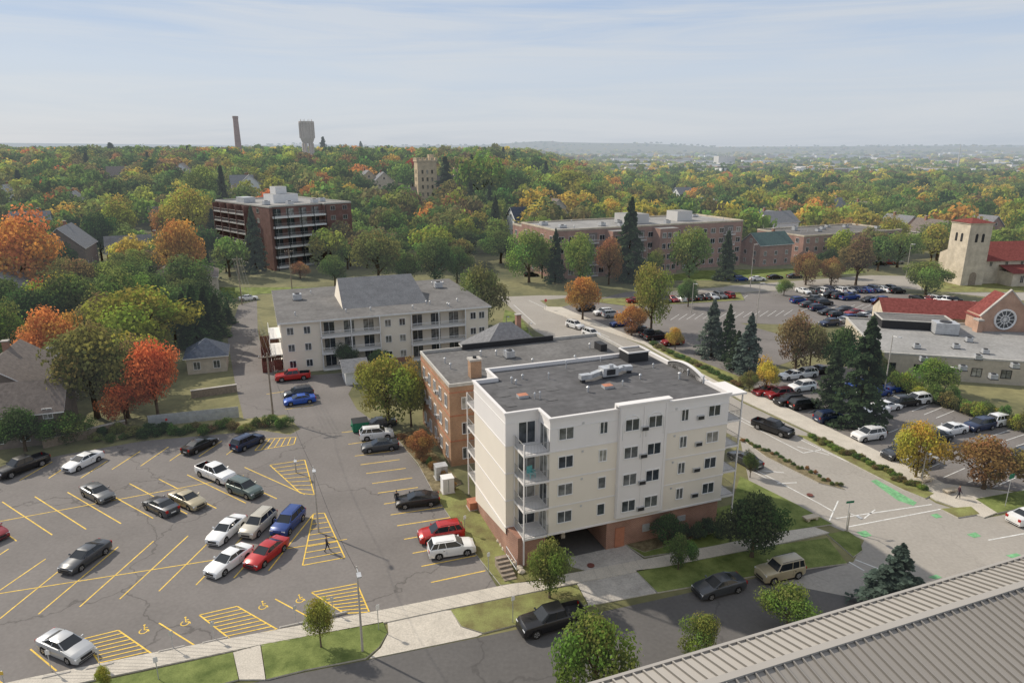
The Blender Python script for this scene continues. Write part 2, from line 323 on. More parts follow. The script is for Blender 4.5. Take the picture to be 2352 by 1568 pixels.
def hatch(A,Bp,C,D,n):
    A,Bp,C,D=[Vector(P(*q)) for q in (A,Bp,C,D)]
    for p,q in ((A,Bp),(Bp,C),(C,D),(D,A)): strip(mk,p,q,.12,.028,'yellow')
    for i in range(1,n):
        t=i/n; strip(mk,A.lerp(D,t),Bp.lerp(C,t),.11,.032,'yellow')
hatch((585,1035),(608,1008),(680,1004),(675,1020),6)
hatch((620,1068),(700,1056),(722,1136),(690,1132),8)
hatch((720,1180),(745,1178),(792,1280),(695,1298),9)
hatch((458,1412),(545,1392),(637,1445),(530,1468),8)
hatch((190,1467),(272,1447),(352,1503),(235,1530),8)
hatch((715,1360),(820,1340),(848,1405),(790,1408),8)
def wheelchair(px,py):
    c=Vector(P(px,py)); s=.62
    def q(x,y): return (c.x+(x*E1[0]+y*E2[0])*s, c.y+(x*E1[1]+y*E2[1])*s)
    pts=[q(.5*math.cos(t)-.1,.5*math.sin(t)-.3) for t in [math.radians(a) for a in range(120,390,18)]]
    for i in range(len(pts)-1): strip(mk,pts[i],pts[i+1],.09,.02,'yellow')
    for a,b in (((-.1,.75),(0,-.1)),((0,-.1),(.45,-.15)),((.45,-.15),(.6,-.6)),((-.05,.35),(.35,.32))): strip(mk,q(*a),q(*b),.09,.024,'yellow')
    pts=[q(-.12+.16*math.cos(t),.95+.16*math.sin(t)) for t in [i*math.pi/4 for i in range(8)]]
    mk.face([(p[0],p[1],.028) for p in pts],'yellow')
for p in ((332,1445),(427,1427),(605,1390),(690,1375)): wheelchair(*p)
structure('painted_yellow_parking_lines',mk.mesh('yellow_lines'))
mk=MB()
WL=[((1700,1060),(1880,1155)),((1880,1155),(1915,1175)),((1745,1080),(1800,1085)),((1785,1110),(1830,1108)),((1715,1075),(1760,1098)),((1945,1210),(2165,1168)),((1920,1190),(2140,1158)),((1840,1010),(1950,1062)),((1700,965),(1845,1040)),((1845,1040),(1900,1030)),((1830,1025),(1905,1045)),((1950,1290),(1985,1310)),((1985,1190),(2010,1170)),((1905,1195),(1925,1150)),((1180,700),(1230,745)),((1215,690),(1400,775)),((1360,770),(1430,800)),((1390,780),(1620,905)),((1640,925),(1740,980)),((2270,1240),(2352,1225)),((2005,1330),(2060,1345)),((1965,1285),(2080,1330))]
for a,b in WL: strip(mk,P(*a),P(*b),.14,.024,'wline')
for g in ([(2000,1104),(2013,1101),(2106,1154),(2098,1161),(2062,1149)],[(1967,1222),(1988,1218),(2003,1230),(1984,1234)],[(2137,1182),(2152,1179),(2165,1187),(2150,1190)],[(2220,1227),(2240,1222),(2254,1231),(2237,1235)],[(2310,1275),(2335,1270),(2352,1278),(2330,1284)],[(2132,1325),(2150,1319),(2164,1326),(2148,1330)]):
    mk.face([(p[0],p[1],.028) for p in ccw(wpoly(g))],'gline')
for x0,y0,x1,y1,n,dx,dy in ((1480,700,1700,690,14,18,-12),(1540,735,1800,725,14,20,-13),(1840,680,2050,672,12,22,-9),(1840,715,2080,705,12,24,-11),(1800,930,2050,1010,9,40,-16),(1900,890,2150,960,9,42,-17),(2050,1075,2340,1130,5,50,-22),(2200,985,2400,1045,6,60,-20)):
    for i in range(n+1):
        t=i/n; x=x0+(x1-x0)*t; y=y0+(y1-y0)*t
        strip(mk,P(x,y),P(x+dx,y+dy),.1,.028,'wline')
structure('painted_white_road_markings',mk.mesh('white_lines'))
mk=MB()
def joints(a,b,c,d,n):
    a,b,c,d=[Vector(P(*q)) for q in (a,b,c,d)]
    for i in range(n+1):
        t=i/n; strip(mk,a.lerp(b,t),c.lerp(d,t),.03,.136,'joint')
joints((60,1560),(1150,1347),(230,1560),(1190,1368),34); joints((1190,1340),(1870,1212),(1190,1368),(1905,1225),22)
structure('pavement_joints',mk.mesh('pavement_joints'))
for p in ((1357,1300),(1860,1138)):
    w=P(*p); mb=MB(); mb.tube((w[0],w[1],.1),(w[0],w[1],.15),.35,.35,'redwood',16)
    tag(obj('manhole_cover',mb.mesh('manhole_cover')),'round rusty brown manhole cover set in pale concrete','manhole cover')
# ------------------------------------------------------------ windows & generic buildings
WM={}
def window_mesh(w,h,frame='white',mull=1,pane='glass'):
    k=(round(w,2),round(h,2),frame,mull,pane)
    if k in WM: return WM[k]
    a=MB(); a.box(-w/2,w/2,-.03,.0,-h/2,h/2,pane)
    f=MB(); t=.07
    f.box(-w/2-t,w/2+t,-.08,.0,h/2+.001,h/2+t,frame); f.box(-w/2-t,w/2+t,-.11,.0,-h/2-t,-h/2-.001,frame)
    f.box(-w/2-t,-w/2-.001,-.08,.0,-h/2,h/2,frame); f.box(w/2+.001,w/2+t,-.08,.0,-h/2,h/2,frame)
    for i in range(mull):
        x=-w/2+w*(i+1)/(mull+1); f.box(x-.03,x+.03,-.07,-.031,-h/2,h/2,frame)
    WM[k]=(a.mesh('window_pane'),f.mesh('window_frame')); return WM[k]
WC={}
def wmesh1(w,h,frame,mull):
    k=(round(w,2),round(h,2),frame,mull)
    if k not in WC:
        f=MB(); t=.08
        f.box(-w/2,w/2,-.03,.0,-h/2,h/2,'glass')
        f.box(-w/2-t,w/2+t,-.08,.0,h/2+.001,h/2+t,frame); f.box(-w/2-t,w/2+t,-.11,.0,-h/2-t,-h/2-.001,frame)
        f.box(-w/2-t,-w/2-.001,-.08,.0,-h/2,h/2,frame); f.box(w/2+.001,w/2+t,-.08,.0,-h/2,h/2,frame)
        for i in range(mull):
            x=-w/2+w*(i+1)/(mull+1); f.box(x-.03,x+.03,-.07,-.031,-h/2,h/2,frame)
        WC[k]=f.mesh('window')
    return WC[k]
def win(par,x,y,z,w,h,side='F',frame='white',mull=1,split=False):
    rot={'F':0,'L':-math.pi/2,'R':math.pi/2,'K':math.pi}[side]
    if split:
        pa,fr=window_mesh(w,h,frame,mull)
        o=obj('window',pa,par,(x,y,z),rot); obj('frame',fr,o); return o
    return obj('window',wmesh1(w,h,frame,mull),par,(x,y,z),rot)
def addexcl(loc,rot,w,d,m=2.5):
    c,s=math.cos(rot),math.sin(rot)
    EXCL.append([(loc[0]+x*c-y*s,loc[1]+x*s+y*c) for x,y in ((-m,-m),(w+m,-m),(w+m,d+m),(-m,d+m))])
def rim(mb,poly,z0,z1,t,k):
    n=len(poly); inn=[]
    for i in range(n):
        p0=Vector(poly[i-1]);p1=Vector(poly[i]);p2=Vector(poly[(i+1)%n])
        d1=(p1-p0).normalized(); d2=(p2-p1).normalized()
        n1=Vector((-d1.y,d1.x)); n2=Vector((-d2.y,d2.x)); b=(n1+n2)
        b=b/ max(.2,(1+n1.dot(n2))); inn.append(p1+b*t)
    for i in range(n):
        j=(i+1)%n; a,b=poly[i],poly[j]; c,d=inn[j],inn[i]
        mb.face([(a[0],a[1],z1),(b[0],b[1],z1),(c[0],c[1],z1),(d[0],d[1],z1)],k)
        mb.face([(d[0],d[1],z1),(c[0],c[1],z1),(c[0],c[1],z0),(d[0],d[1],z0)],k)
        mb.face([(a[0],a[1],z0),(b[0],b[1],z0),(b[0],b[1],z1),(a[0],a[1],z1)],k)
def rimpart(name,par,poly,z0,z1,t,k):
    mb=MB(); rim(mb,poly,z0,z1,t,k); me=mb.mesh(name)
    bm=bmesh.new(); bm.from_mesh(me); bmesh.ops.remove_doubles(bm,verts=bm.verts,dist=.001); bm.to_mesh(me); bm.free()
    return obj(name,me,par)
def offset_poly(poly,t):
    n=len(poly); out=[]
    for i in range(n):
        p0=Vector(poly[i-1]);p1=Vector(poly[i]);p2=Vector(poly[(i+1)%n])
        d1=(p1-p0).normalized(); d2=(p2-p1).normalized()
        n1=Vector((d1.y,-d1.x)); n2=Vector((d2.y,-d2.x)); b=(n1+n2); b=b/max(.2,1+n1.dot(n2)); out.append(tuple(p1+b*t))
    return out
def roof_unit(par,x,y,z,w=1.6,d=1.2,h=1.0,rot=0):
    mb=MB(); mb.box(-w/2,w/2,-d/2,d/2,.1,h,'metal'); mb.box(-w/2-.1,w/2+.1,-d/2-.1,d/2+.1,0,.1,'black')
    mb.tube((0,0,h),(0,0,h+.12),min(w,d)*.35,min(w,d)*.35,'black',12)
    return obj('rooftop_air_conditioner',mb.mesh('rooftop_air_conditioner'),par,(x,y,z),rot)
def vent(par,x,y,z,h=.7,r=.1):
    mb=MB(); mb.tube((0,0,0),(0,0,h),r,r,'metal',8); mb.tube((0,0,h),(0,0,h+.12),r*1.8,r*.7,'metal',8)
    return obj('roof_vent',mb.mesh('roof_vent'),par,(x,y,z))
def railing(par,pts,z,h=1.0,k='rail',sp=.14,name='balcony_railing',r=.02):
    mb=MB()
    for i in range(len(pts)-1):
        p=Vector(pts[i]);q=Vector(pts[i+1]); L=(q-p).length; n=max(1,int(L/sp))
        for zz in (z+.1,z+h): mb.tube((p.x,p.y,zz),(q.x,q.y,zz),r*1.3,r*1.3,k,4)
        for j in range(n+1):
            c=p.lerp(q,j/n); mb.tube((c.x,c.y,z),(c.x,c.y,z+h),r*(1.8 if j in (0,n) else .7),r*(1.8 if j in (0,n) else .7),k,4,False)
    return obj(name,mb.mesh(name),par)
def block(name,label,cat,loc,rot,w,d,h,wall,roof,fcols=0,rows=0,lcols=0,rimk='white',ww=1.2,wh=1.4,frame='white',z0=1.8,fl=3.0,units=3,vents=4,par_h=.5):
    t=thing(name,label,cat,loc,rot); addexcl(loc,rot,w,d)
    poly=[(0,0),(w,0),(w,d),(0,d)]
    mb=MB(); mb.prism(poly,-3,h,wall,roof); obj('wall',mb.mesh('wall'),t)
    rimpart('roof_parapet',t,offset_poly(poly,.08),h+.003,h+par_h,.35,rimk)
    for r in range(rows):
        for c in range(fcols): win(t,(c+.5)*w/fcols,0,z0+r*fl,ww,wh,'F',frame)
        for c in range(lcols): win(t,0,(c+.5)*d/lcols,z0+r*fl,ww,wh,'L',frame)
    for i in range(units): roof_unit(t,random.uniform(2,w-2),random.uniform(2,d-2),h,random.uniform(1.2,2.4),1.4,random.uniform(.8,1.5))
    for i in range(vents): vent(t,random.uniform(1,w-1),random.uniform(1,d-1),h)
    return t
def gable(name,label,loc,rot,w,d,h,rh,wall,roof,hip=False,over=.5,wins=True,cat='house',cols=3,rows=2,chim=True,gw=1.0):
    """ridge along x"""
    t=thing(name,label,cat,loc,rot); addexcl(loc,rot,w,d,3)
    mb=MB(); mb.box(0,w,0,d,-3,h,wall)
    if not hip:
        mb.face([(0,0,h),(0,d/2,h+rh),(0,d,h)][::-1],wall); mb.face([(w,0,h),(w,d,h),(w,d/2,h+rh)],wall)
    obj('wall',mb.mesh('wall'),t)
    r=MB(); o=over; e=h-.15; ins=(d/2+o) if hip else 0; s=.15
    A,Bq,C,D=(-o,-o,e),(w+o,-o,e),(w+o,d+o,e),(-o,d+o,e)
    ra=(-o+ins,d/2,h+rh+.05); rb=(w+o-ins,d/2,h+rh+.05)
    def up(p): return (p[0],p[1],p[2]+s)
    if ra[0]>=rb[0]: ra=rb=(w/2,d/2,h+rh)
    r.face([up(A),up(Bq),up(rb),up(ra)],roof); r.face([up(C),up(D),up(ra),up(rb)],roof)
    r.face([A,ra,rb,Bq],roof); r.face([C,rb,ra,D],roof)
    if hip: r.face([up(D),up(A),up(ra)],roof); r.face([up(Bq),up(C),up(rb)],roof); r.face([D,ra,A],roof); r.face([Bq,rb,C],roof)
    for p,q in ((A,Bq),(C,D)): r.face([p,q,up(q),up(p)],'white')
    if not hip:
        for p,q in ((A,ra),(ra,D),(C,rb),(rb,Bq)): r.face([p,q,up(q),up(p)],'white')
    else:
        for p,q in ((Bq,C),(D,A)): r.face([p,q,up(q),up(p)],'white')
    ro=obj('roof',r.mesh('roof'),t)
    if chim:
        c=MB(); c.box(-.4,.4,-.4,.4,-1.2,1.1,'brick_r'); c.box(-.5,.5,-.5,.5,1.101,1.25,'conc'); obj('chimney',c.mesh('chimney'),ro,(w*.7,d*.55,h+rh))
    if wins:
        for rr in range(rows):
            for c in range(cols): win(t,(c+.5)*w/cols,0,1.5+rr*2.8,gw,1.3,'F')
            for c in range(2): win(t,0,(c+.5)*d/2,1.5+rr*2.8,gw,1.3,'L')
            if rot>1:
                for c in range(cols): win(t,(c+.5)*w/cols,d,1.5+rr*2.8,gw,1.3,'K')
        if not hip and rh>3: win(t,0,d/2,h+rh*.35,.9,1.2,'L')
    return t
# ------------------------------------------------------------ WHITE APARTMENT BUILDING
o=B(19.7,51.8)
wb=thing('apartment_building','cream stucco apartment building with flat dark roof and brick base','apartment building',(o[0],o[1],0),TH)
addexcl(o,TH,25,16)
fp=[(3.3,0),(22.6,0),(22.6,15.4),(2.5,15.4),(2.5,12.2),(0,12.2),(0,2.6),(3.3,2.6)]
FL=[3.2,6.0,8.8,11.6]; ZR=14.5
mb=MB()
mb.prism(fp,11.6,ZR,'stucco_w','roof_d'); mb.prism(fp,3.2,11.598,'stucco_c')
mb.box(10.2,15.4,-.35,-.002,3.6,ZR+.7,'stucco_w')
obj('wall',mb.mesh('wall'),wb)
mb=MB(); S0=[(2.61,3.19),(12.19,3.19),(12.19,1.1),(2.61,2.5)]
mb.face([(-.0,y,z) for y,z in S0],'stucco_c'); mb.face([(0,S0[2][0],S0[2][1]),(.12,S0[2][0],S0[2][1]),(.12,S0[3][0],S0[3][1]),(0,S0[3][0],S0[3][1])],'stucco_c')
obj('lower_side_wall',mb.mesh('lower_side_wall'),wb)
mb=MB()
g=[(9.6,.25),(22.5,.25),(22.5,15.3),(2.6,15.3),(2.6,12.1),(.1,12.1),(.1,2.7),(.4,.4),(3.2,.4),(3.2,2.7),(3.7,2.7),(3.7,8),(9.6,8)]
mb.prism(g,-.2,3.196,'brick_r'); obj('brick_garage_level',mb.mesh('brick_garage_level'),wb)
mb=MB(); mb.face([(3.71,.3,.09),(9.59,.3,.09),(9.59,7.99,.09),(3.71,7.99,.09)],'asph_n'); mb.box(3.71,9.59,7.9,7.98,.1,3.1,'black')
mb.box(6.3,6.7,3.5,3.9,.1,3.19,'stucco_c')
obj('garage_opening',mb.mesh('garage_opening'),wb)
boxpart('door',wb,10.55,11.55,.15,.245,.1,2.2,'orangehatch')
boxpart('louvre_vent',wb,13.6,14.4,.15,.245,1.2,2.0,'metal'); boxpart('louvre_vent',wb,17.6,18.6,.15,.245,1.5,2.1,'metal')
for z in (6.0,8.8,11.6): rimpart('wall_trim_band',wb,offset_poly(fp,.05),z-.06,z+.06,.049,'stucco_w')
rimpart('wall_trim_band',wb,offset_poly(fp,.08),3.12,3.28,.079,'stucco_w')
rimpart('wall_trim_band',wb,offset_poly(fp,.04),ZR-.72,ZR-.67,.039,'white')
rimpart('roof_parapet',wb,offset_poly(fp,.06),ZR+.002,ZR+.4,.22,'stucco_w'); rimpart('parapet_cornice',wb,offset_poly(fp,.16),ZR+.26,ZR+.42,.26,'stucco_w')
mb=MB(); mb.box(9.9,15.7,-.5,-.0,ZR+.7,ZR+.86,'stucco_w'); mb.box(9.9,15.7,0.001,.25,ZR+.1,ZR+.86,'stucco_w'); obj('bay_cornice',mb.mesh('bay_cornice'),wb)
for x in (10.25,12.72,15.1): boxpart('pilaster',wb,x,x+.2,-.41,-.352,3.96,ZR+.4,'stucco_w')
for cx in (11.5,14.0):
    mb=MB(); pts=[(cx+.95*math.cos(a),12.6+.95*math.sin(a)+.6) for a in [math.pi*i/12 for i in range(13)]]
    for i in range(12):
        (x0,z0),(x1,z1)=pts[i],pts[i+1]; mb.tube((x0,-.38,z0),(x1,-.38,z1),.05,.05,'white',4)
    for s in (-.95,.95): mb.tube((cx+s,-.38,11.8),(cx+s,-.38,13.2),.05,.05,'white',4)
    obj('arched_moulding',mb.mesh('arched_moulding'),wb)
for i,z in enumerate(FL):
    zc=z+1.62
    win(wb,4.9,0,zc,1.4,1.1,split=True); win(wb,8.7,0,zc,.72,1.1,split=True,mull=0 if i<2 else 1)
    win(wb,11.5,-.35,zc,1.4,1.1,split=True); win(wb,14.0,-.35,zc,1.4,1.1,split=True)
    win(wb,17.5,0,zc,.72,1.1,split=True,mull=1); win(wb,20.9,0,zc,1.3,1.05,split=True)
    a=MB(); a.box(-.4,.4,-.2,0,-.22,.22,'metal'); a.box(-.34,.34,-.21,-.2,-.17,.17,'black')
    am=a.mesh('wall_air_conditioner')
    obj('wall_air_conditioner',am,wb,(19.3,0,zc-.5)); obj('wall_air_conditioner',am,wb,(12.85,-.352,zc-.55))
    for x in (6.6,16.5):
        vm_=MB(); vm_.box(-.1,.1,-.05,0,-.1,.1,'metal'); obj('exhaust_vent',vm_.mesh('exhaust_vent'),wb,(x,0,zc+.75))
def balcony(par,x0,x1,y0,y1,z,pts,name='balcony'):
    mb=MB(); mb.box(x0,x1,y0,y1,z-.2,z,'stucco_w'); b=obj(name,mb.mesh('balcony'),par)
    railing(b,pts,z); return b
d=MB(); d.box(-.8,.8,-.03,0,0,2.1,'glass'); d.box(-.04,.04,-.06,-.031,0,2.1,'white'); d.box(-.88,.88,-.06,0,2.101,2.2,'white'); d.box(-.88,-.801,-.06,0,0,2.1,'white'); d.box(.801,.88,-.06,0,0,2.1,'white')
dm=d.mesh('patio_door')
for z in FL:
    balcony(wb,.8,3.29,0.0,2.59,z+.02,[(.85,2.55),(.85,.05),(3.25,.05)])
    balcony(wb,.0,2.49,12.21,15.0,z+.02,[(.05,12.25),(.05,14.9),(2.45,14.9)])
    balcony(wb,22.61,24.6,.4,3.4,z+.02,[(22.65,.45),(24.55,.45),(24.55,3.35),(22.65,3.35)])
    balcony(wb,22.61,24.6,8,11,z+.02,[(22.65,8.05),(24.55,8.05),(24.55,10.95),(22.65,10.95)])
    obj('patio_door',dm,wb,(2.1,2.6,z+.05)); obj('patio_door',dm,wb,(22.6,1.9,z+.05),math.pi/2); obj('patio_door',dm,wb,(3.3,1.3,z+.05),-math.pi/2)
for x,y in ((.85,.05),(.85,2.5),(24.55,.45),(24.55,3.35),(24.55,8.05),(24.55,10.95),(.05,14.9)): boxpart('balcony_post',wb,x-.06,x+.06,y-.06,y+.06,.1 if x>1 else .5,FL[3]+1.05 if x<24 else ZR-.1,'stucco_w')
boxpart('balcony_roof',wb,22.62,24.75,.1,3.6,ZR-.1,ZR+.1,'stucco_w')
mb=MB(); mb.box(-.3,.3,-.3,.3,.38,.45,'teal'); mb.box(-.3,.3,.25,.32,.45,1.0,'teal')
for x in (-.27,.27):
    for y in (-.27,.27): mb.box(x-.03,x+.03,y-.03,y+.03,0,.379,'teal')
    mb.box(x-.05,x+.05,-.3,.24,.62,.66,'teal')
cw=B(19.7+2.0,51.8+1.2); tag(obj('balcony_chair',mb.mesh('balcony_chair'),None,(cw[0],cw[1],8.83),.6),'pale teal plastic armchair on an apartment balcony','chair')
du=MB()
def roofloc(px,py,z=ZR):
    w=P(px,py,z); dx,dy=w[0]-o[0],w[1]-o[1]; return (dx*E1[0]+dy*E1[1], dx*E2[0]+dy*E2[1])
def duct(mb,p,q,w,z0,z1,k='metal'):
    p=Vector(p);q=Vector(q); n=Vector((-(q-p).y,(q-p).x)).normalized()*w/2
    mb.prism([tuple(p-n),tuple(q-n),tuple(q+n),tuple(p+n)],z0,z1,k)
x,y=roofloc(1400,868)
duct(du,(x-3.6,y-.2),(x-2.3,y-.2),.7,ZR+.35,ZR+.85); duct(du,(x-2.32,y-.2),(x-.9,y+.5),.6,ZR+.42,ZR+.85)
duct(du,(x-.9,y+.3),(x+.9,y+.3),1.2,ZR+.3,ZR+1.2); duct(du,(x+.9,y+.4),(x+2.1,y+1.0),.6,ZR+.42,ZR+.85); duct(du,(x+2.05,y+1.0),(x+3.1,y+.8),.7,ZR+.35,ZR+.85)
du.box(x-3.5,x-3.1,y-.5,y,ZR+.02,ZR+.34,'black'); du.box(x+2.6,x+3.0,y+.6,y+1.0,ZR+.02,ZR+.34,'black'); du.tube((x,y-.2,ZR+1.15),(x,y-.2,ZR+1.6),.3,.25,'metal',10); du.box(x-.5,x+.5,y-.34,y-.305,ZR+.45,ZR+1.05,'black')
obj('rooftop_ventilation_duct',du.mesh('rooftop_ventilation_duct'),wb)
for px,py in ((1228,915),(1240,915),(1175,880),(1185,882),(1200,870),(1380,830),(1450,822),(1500,845),(1560,870),(1580,862),(1300,845),(1615,880),(1430,885),(1350,900),(1470,870),(1320,830),(1260,870)):
    q=roofloc(px,py); vent(wb,q[0],q[1],ZR,random.uniform(.4,.8),random.uniform(.06,.12))
for px,py in ((1200,912),(1395,890)):
    q=roofloc(px,py); mb=MB(); mb.box(q[0]-.5,q[0]+.5,q[1]-.4,q[1]+.4,ZR+.01,ZR+.3,'metal','orangehatch'); obj('roof_hatch',mb.mesh('roof_hatch'),wb)
mb=MB()
for i in range(26):
    x=random.uniform(1,20);y=random.uniform(3.2,13.5);w=random.uniform(.8,2.2);h=random.uniform(.6,1.2)
    z=ZR+.004+.0015*i
    mb.face([(x,y,z),(x+w,y,z),(x+w,y+h,z),(x,y+h,z)],'patch')
for i in range(11): strip(mb,(.6,3.4+i*1.05),(22,3.4+i*1.05),.05,ZR+.0025,'patch2')
obj('roof_membrane_patching',mb.mesh('roof_membrane_patching'),wb)
boxpart('stair_penthouse',wb,18.6,21.2,12.9,15.0,ZR+.01,ZR+1.1,'black','roof_g'); rimpart('penthouse_rim',wb,[(18.5,12.8),(21.3,12.8),(21.3,15.1),(18.5,15.1)],ZR+1.11,ZR+1.25,.15,'stucco_w')
mb=MB(); pts=[]
for i in range(17):
    t=i/16; yy=4.2+6.6*t; zz=ZR+.42+.75*math.sin(math.pi*t)**.7; pts.append((yy,zz))
for i in range(16):
    (a,za),(b,zb)=pts[i],pts[i+1]
    mb.face([(22.44,a,ZR),(22.44,b,ZR),(22.44,b,zb),(22.44,a,za)][::-1],'roof_g'); mb.face([(22.7,a,ZR),(22.7,b,ZR),(22.7,b,zb),(22.7,a,za)],'stucco_w'); mb.face([(22.36,a,za),(22.76,a,za),(22.76,b,zb),(22.36,b,zb)],'stucco_w')
    mb.face([(22.36,a,za-.1),(22.36,a,za),(22.36,b,zb),(22.36,b,zb-.1)],'stucco_w')
obj('curved_parapet',mb.mesh('curved_parapet'),wb)
st=thing('entry_steps','concrete and boulder-edged steps beside the brick garage wall','steps',(o[0],o[1],0),TH)
mb=MB()
for i in range(6): mb.box(-1.5,-.3,-1.2+i*.45,-1.2+(i+1)*.45-.002,0,.2+.17*i,'wood')
obj('stair_treads',mb.mesh('stair_treads'),st)
railing(st,[(-.35,-1.2),(-.35,1.5)],1.0,.9,'metal',.3,'handrail')
for i in range(9):
    x,y=P(1150+6*i+random.uniform(-3,3),1245+9*i); me_=bpy.data.meshes.new('boulder'); bm=bmesh.new(); bmesh.ops.create_icosphere(bm,subdivisions=2,radius=.35)
    for v in bm.verts: v.co*=random.uniform(.8,1.15); v.co.z*=.6
    bm.to_mesh(me_); bm.free(); me_.materials.append(M['stone']); tag(obj('boulder',me_,None,(x,y,.25),random.random()*6),'tan limestone boulder edging the lawn beside steps','boulder','boulders edging the lawn')
for (px,py,w,h,k,lb) in ((1013,1098,1.4,1.7,'metal','grey electrical cabinet beside parking lot'),(1028,1130,1.3,1.9,'white','white utility cabinet beside parking lot'),(1098,1165,2.2,.9,'orangehatch','low brick window-well planter beside cream wall')):
    x,y=P(px,py); mb=MB(); mb.box(-w/2,w/2,-.6,.6,.15,h,k); mb.box(-w/2-.1,w/2+.1,-.7,.7,0,.149,'conc'); mb.box(-w/2-.04,w/2+.04,-.64,.64,h+.001,h+.08,k); mb.box(-.02,.02,-.62,-.601,.3,h-.1,'black')
    tag(obj('utility_cabinet',mb.mesh('utility_cabinet'),None,(x,y,.02),TH),lb,'cabinet')
# ------------------------------------------------------------ ORANGE BRICK BUILDING
o2=B(20,75); bb=thing('brick_apartment_building','orange brick three-storey flat-roofed apartment block with black parapet','apartment building',(o2[0],o2[1],0),TH)
addexcl(o2,TH,28,15)
mb=MB(); mb.prism([(0,0),(27.5,0),(27.5,15),(0,15)],-.5,10.4,'brick_o','roof_g'); obj('wall',mb.mesh('wall'),bb)
rimpart('roof_parapet',bb,[(-.06,-.06),(27.56,-.06),(27.56,15.06),(-.06,15.06)],10.402,10.8,.22,'kerb')
boxpart('black_parapet_wall',bb,6,20,14.5,14.8,10.41,11.2,'black'); boxpart('roof_access_box',bb,24,25,7,9,10.41,11.4,'black')
for z in (3.3,6.6,9.6): rimpart('stone_band',bb,[(-.05,-.05),(27.55,-.05),(27.55,15.05),(-.05,15.05)],z,z+.14,.049,'orangehatch')
for z in (1.6,4.9,8.2):
    for y in (1.6,4.4,7.2,10,13): win(bb,0,y,z,.95,1.5,'L')
    for x in (2,): win(bb,x,0,z,.9,1.4,'F')
    for y in (5.6,11.2):
        a=MB(); a.box(-.35,.35,-.35,0,-.25,.25,'metal'); a.box(-.3,.3,-.36,-.35,-.2,.2,'black'); obj('window_air_conditioner',a.mesh('window_air_conditioner'),bb,(0,y,z-.3),-math.pi/2)
mb=MB(); mb.box(3.4,4.8,2.2,3.4,10.41,12.6,'brick_o'); mb.box(3.3,4.9,2.1,3.5,12.601,12.85,'conc'); mb.tube((4.1,2.8,12.85),(4.1,2.8,13.1),.25,.25,'black'); obj('chimney',mb.mesh('chimney'),bb)
roof_unit(bb,11,9,10.4,1.2,1.2,1)
for i in range(8): vent(bb,random.uniform(2,26),random.uniform(2,12),10.4)
mb=MB(); mb.tube((10,8,10.4),(10,8,12.2),.04,.03,'metal',5); mb.tube((9.4,8,11.9),(10.6,8,11.9),.03,.03,'metal',5); mb.tube((9.6,8,11.6),(10.4,8,11.6),.03,.03,'metal',5); obj('television_aerial',mb.mesh('television_aerial'),bb)
gable('small_house','grey-brown hipped-roof house tucked between apartment blocks',(*B(31,97),0),TH,12,10,6.2,4.2,'house_b','shingle_g',hip=True,wins=False)
# ------------------------------------------------------------ CREAM APARTMENTS
o3=B(2.5,120); cb=thing('long_apartment_building','long cream three-storey apartment building with balconies and slanted roof','apartment building',(o3[0],o3[1],0),TH)
addexcl(o3,TH,38,30)
W3=37.5;D3=29;H3=9
fp3=[(0,0),(6.5,0),(6.5,1.8),(17,1.8),(17,0),(22.5,0),(22.5,1.8),(33,1.8),(33,0),(W3,0),(W3,D3),(0,D3)]
mb=MB(); mb.prism(fp3,-.5,H3,'cream','roof_g'); obj('wall',mb.mesh('wall'),cb)
mb=MB(); rp=[(-.5,-.5),(W3+.5,-.5),(W3+.5,D3+.5),(-.5,D3+.5)]; mb.prism(rp,H3+.003,H3+.3,'white','roof_g'); obj('roof',mb.mesh('roof'),cb)
boxpart('brick_plinth',cb,17.1,22.4,-.06,-.002,0,.9,'brick_r')
d=MB(); d.box(-.9,.9,-.03,0,0,2.1,'glass'); d.box(-.98,.98,-.06,0,2.101,2.2,'white'); d.box(-.03,.03,-.06,-.031,0,2.1,'white'); pd=d.mesh('patio_door')
for z in (.15,3.1,6.1):
    for x0,x1 in ((6.5,17),(22.5,33)):
        mb=MB(); mb.box(x0+.02,x1-.02,-.5,1.79,z-.2,z,'white'); b=obj('balcony',mb.mesh('balcony'),cb)
        if z>1: railing(b,[(x0+.1,-.42),(x1-.1,-.42)],z,1.0,'white',.16,r=.03)
        for k in range(3): obj('patio_door',pd,cb,(x0+1.7+k*3.5,1.8,z+.05))
    zc=z+1.5
    for x in (1.5,4.3,18.4,21,34.5,36.2): win(cb,x,0,zc,1.0,1.2)
    for y in (3,8,14,20): win(cb,0,y,zc,1.2,1.2,'L')
    mb=MB(); mb.box(-2,-.01,2,10,z-.15,z,'white'); b=obj('balcony',mb.mesh('balcony'),cb); railing(b,[(-1.95,2.05),(-1.95,9.95)],z,1.0,'white',.2,r=.03)
for x in (6.6,11.8,16.9,22.6,27.8,32.9): boxpart('balcony_post',cb,x-.08,x+.08,-.5,-.34,0,H3,'white')
sk=MB(); x0,x1,y0,y1=11.3,27.5,6.5,19.5; z0=H3+.31; z1=13.0
sk.face([(x0,y0,z0),(x1,y0,z0),(x1-.6,y1-1,z1),(x0+.6,y1-1,z1)],'metal_roof'); sk.face([(x1,y1,z0),(x0,y1,z0),(x0+.6,y1-1,z1),(x1-.6,y1-1,z1)],'white')
sk.face([(x0,y1,z0),(x0,y0,z0),(x0+.6,y1-1,z1)],'cream'); sk.face([(x1,y0,z0),(x1,y1,z0),(x1-.6,y1-1,z1)],'cream')
obj('slanted_metal_roof',sk.mesh('slanted_metal_roof'),cb)
for i in range(16): vent(cb,random.uniform(1,36),random.choice([random.uniform(1,5.5),random.uniform(21,28)]),H3+.3,.6)
